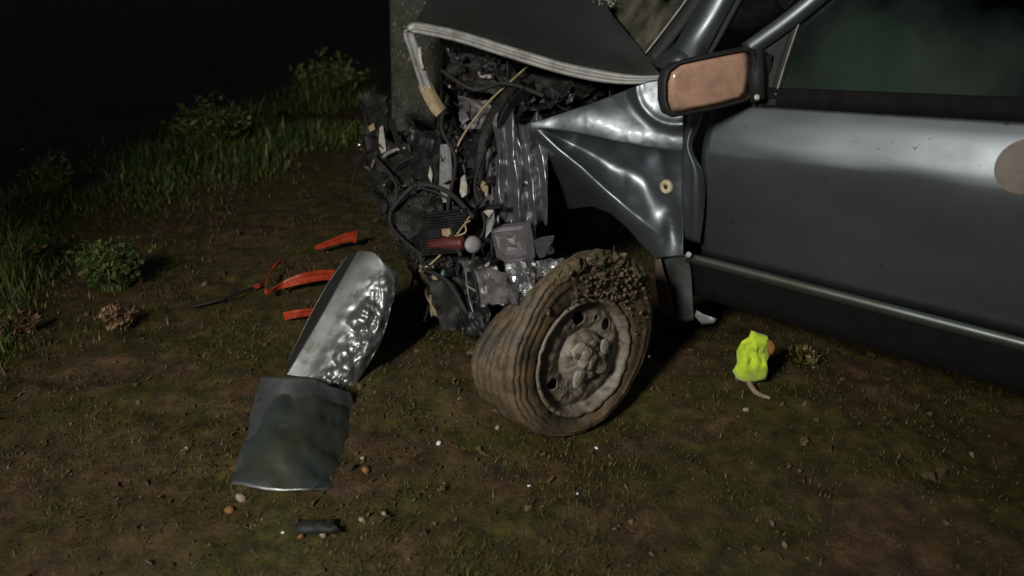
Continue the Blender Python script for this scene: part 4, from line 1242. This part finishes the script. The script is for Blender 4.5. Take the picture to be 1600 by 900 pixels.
# ------------------------------------------------------------------ litter, stones and glass chips on the soil
rr = random.Random(101)
V, F, T = [], [], []
cnt = 0
while cnt < 3600:
    x, y = rr.uniform(-2.3, 2.1), 1.1 + 3.2 * rr.random() ** 1.4
    if abs(x) > 0.75 * y + .2: continue
    if rr.random() < .55 and math.hypot(x + .2, y - 1.95) > .55: continue
    cnt += 1
    p = Vector((x, y, height(x, y) + .004)); s_ = (.0025 + .010 * rr.random() ** 2) * (2.2 if rr.random() < .06 else 1)
    v_, f_ = shard(p, s_, rr, .2); o = len(V); V += v_; F += [tuple(i + o for i in q) for q in f_]
    T += [min(1, abs(rr.gauss(.05, .25)))] * len(v_)
o = mesh_obj('soil_litter', V, F, M['litter'], None, smooth=False, kind='stuff', tones=T)
o['label'] = 'scattered crumbs of soil, leaf and straw on the ground'; o['category'] = 'litter'
def pebble(nm, label, cat, u, v, rpx, mname, group=None, flat=.5, seed=0):
    rr = random.Random(seed); p = gr(u, v, .004); d = (p - CAM).dot(FW); r_ = rpx / FPX * d
    ph = rr.uniform(0, 6)
    o = [p + Vector((math.cos(t), math.sin(t), 0)) * r_ * (1 + .2 * math.sin(2 * t + ph) + rr.uniform(-.12, .12)) for t in [2 * math.pi * k / 9 for k in range(9)]]
    V, F = pillow(o, Vector((rr.uniform(-.3, .3), rr.uniform(-.3, .3), 1)), r_ * flat, 3, .25, .5, 1, seed)
    return tag(mesh_obj(nm, V, F, M[mname], None, origin=p), label, cat, group)
for k, (u, v, r_, m_, lab) in enumerate([
    (377, 778, 9, 'stone', 'round pale stone just below the lower edge of the torn bumper'),
    (359, 797, 8, 'orange', 'orange-brown stone left below the pale stone'),
    (572, 734, 8, 'orange', 'small orange-brown stone in the open soil right of the lower plate'),
    (517, 672, 5, 'stone', 'small round tan pebble on the right edge of the lower plate'),
    (566, 716, 4, 'stone', 'tiny tan pebble just above the orange-brown stone'),
    (292, 700, 4, 'stone', 'tiny pebble alone on the dark soil left of the torn bumper'),
    (778, 668, 5, 'stone', 'dull pebble by the foot of the muddy tyre'),
    (565, 812, 5, 'stone', 'pale pebble right of the black scrap in the foreground'),
    (600, 802, 5, 'stone', 'pale pebble farther right of the black scrap in the foreground'),
    (470, 838, 5, 'orange', 'yellowish pebble touching the lower left of the black scrap'),
    (505, 836, 6, 'stone', 'grey pebble in front of the black scrap'),
    (1166, 640, 5, 'stone', 'dull pebble below the pale stick')]):
    pebble('stone', lab, 'stone', u, v, r_, m_, 'stones on the soil', .6, 40 + k)
for k, (u, v, r_, lab) in enumerate([
    (686, 692, 5, 'bright white chip left of the muddy wheel'),
    (419, 717, 4, 'white chip lying on the dark lower plate'),
    (460, 650, 3, 'tiny chip near the right edge of the lower plate'),
    (827, 759, 3, 'tiny white chip in the grass in front of the wheel'),
    (902, 771, 3, 'tiny white chip rightmost in the foreground grass'),
    (932, 700, 3, 'tiny chip just in front of the muddy wheel'),
    (442, 832, 3, 'tiny white chip left of the black scrap')]):
    pebble('glass_chip', lab, 'glass chip', u, v, r_, 'white', 'bright chips on the soil', .6, 70 + k)
o_ = [gr(u, v, .012) for u, v in ((455, 822), (470, 814), (500, 814), (520, 818), (530, 810), (528, 822), (534, 831), (515, 832), (490, 834), (466, 834))]
V, F = pillow(o_, Vector((0, -.2, 1)), 0.016, 4, .3, .5, 1, 8)
V = [p + Vector((0, 0, .006 * fbm(p.x * 40, p.y * 40, 1, 2))) for p in V]
tag(mesh_obj('plastic_scrap', V, F, M['plast'], None, origin=o_[0]), 'torn black plastic scrap in the foreground below the torn bumper', 'plastic scrap')
st = [gr(300, 480, .01), gr(345, 468, .02), gr(395, 450, .02)]  # dark shadow line on the soil, shaped as a black tube
V, F = tube(st, [.005, .007, .006], 6, 5)
tag(mesh_obj('shadow_line_tube', V, F, M['plast'], None, origin=st[0]), 'thin black tube put in for a dark shadow line on the soil left of the V-shaped red strip', 'shadow_line')
for o in bpy.data.objects:
    if '_w' in o: del o['_w']
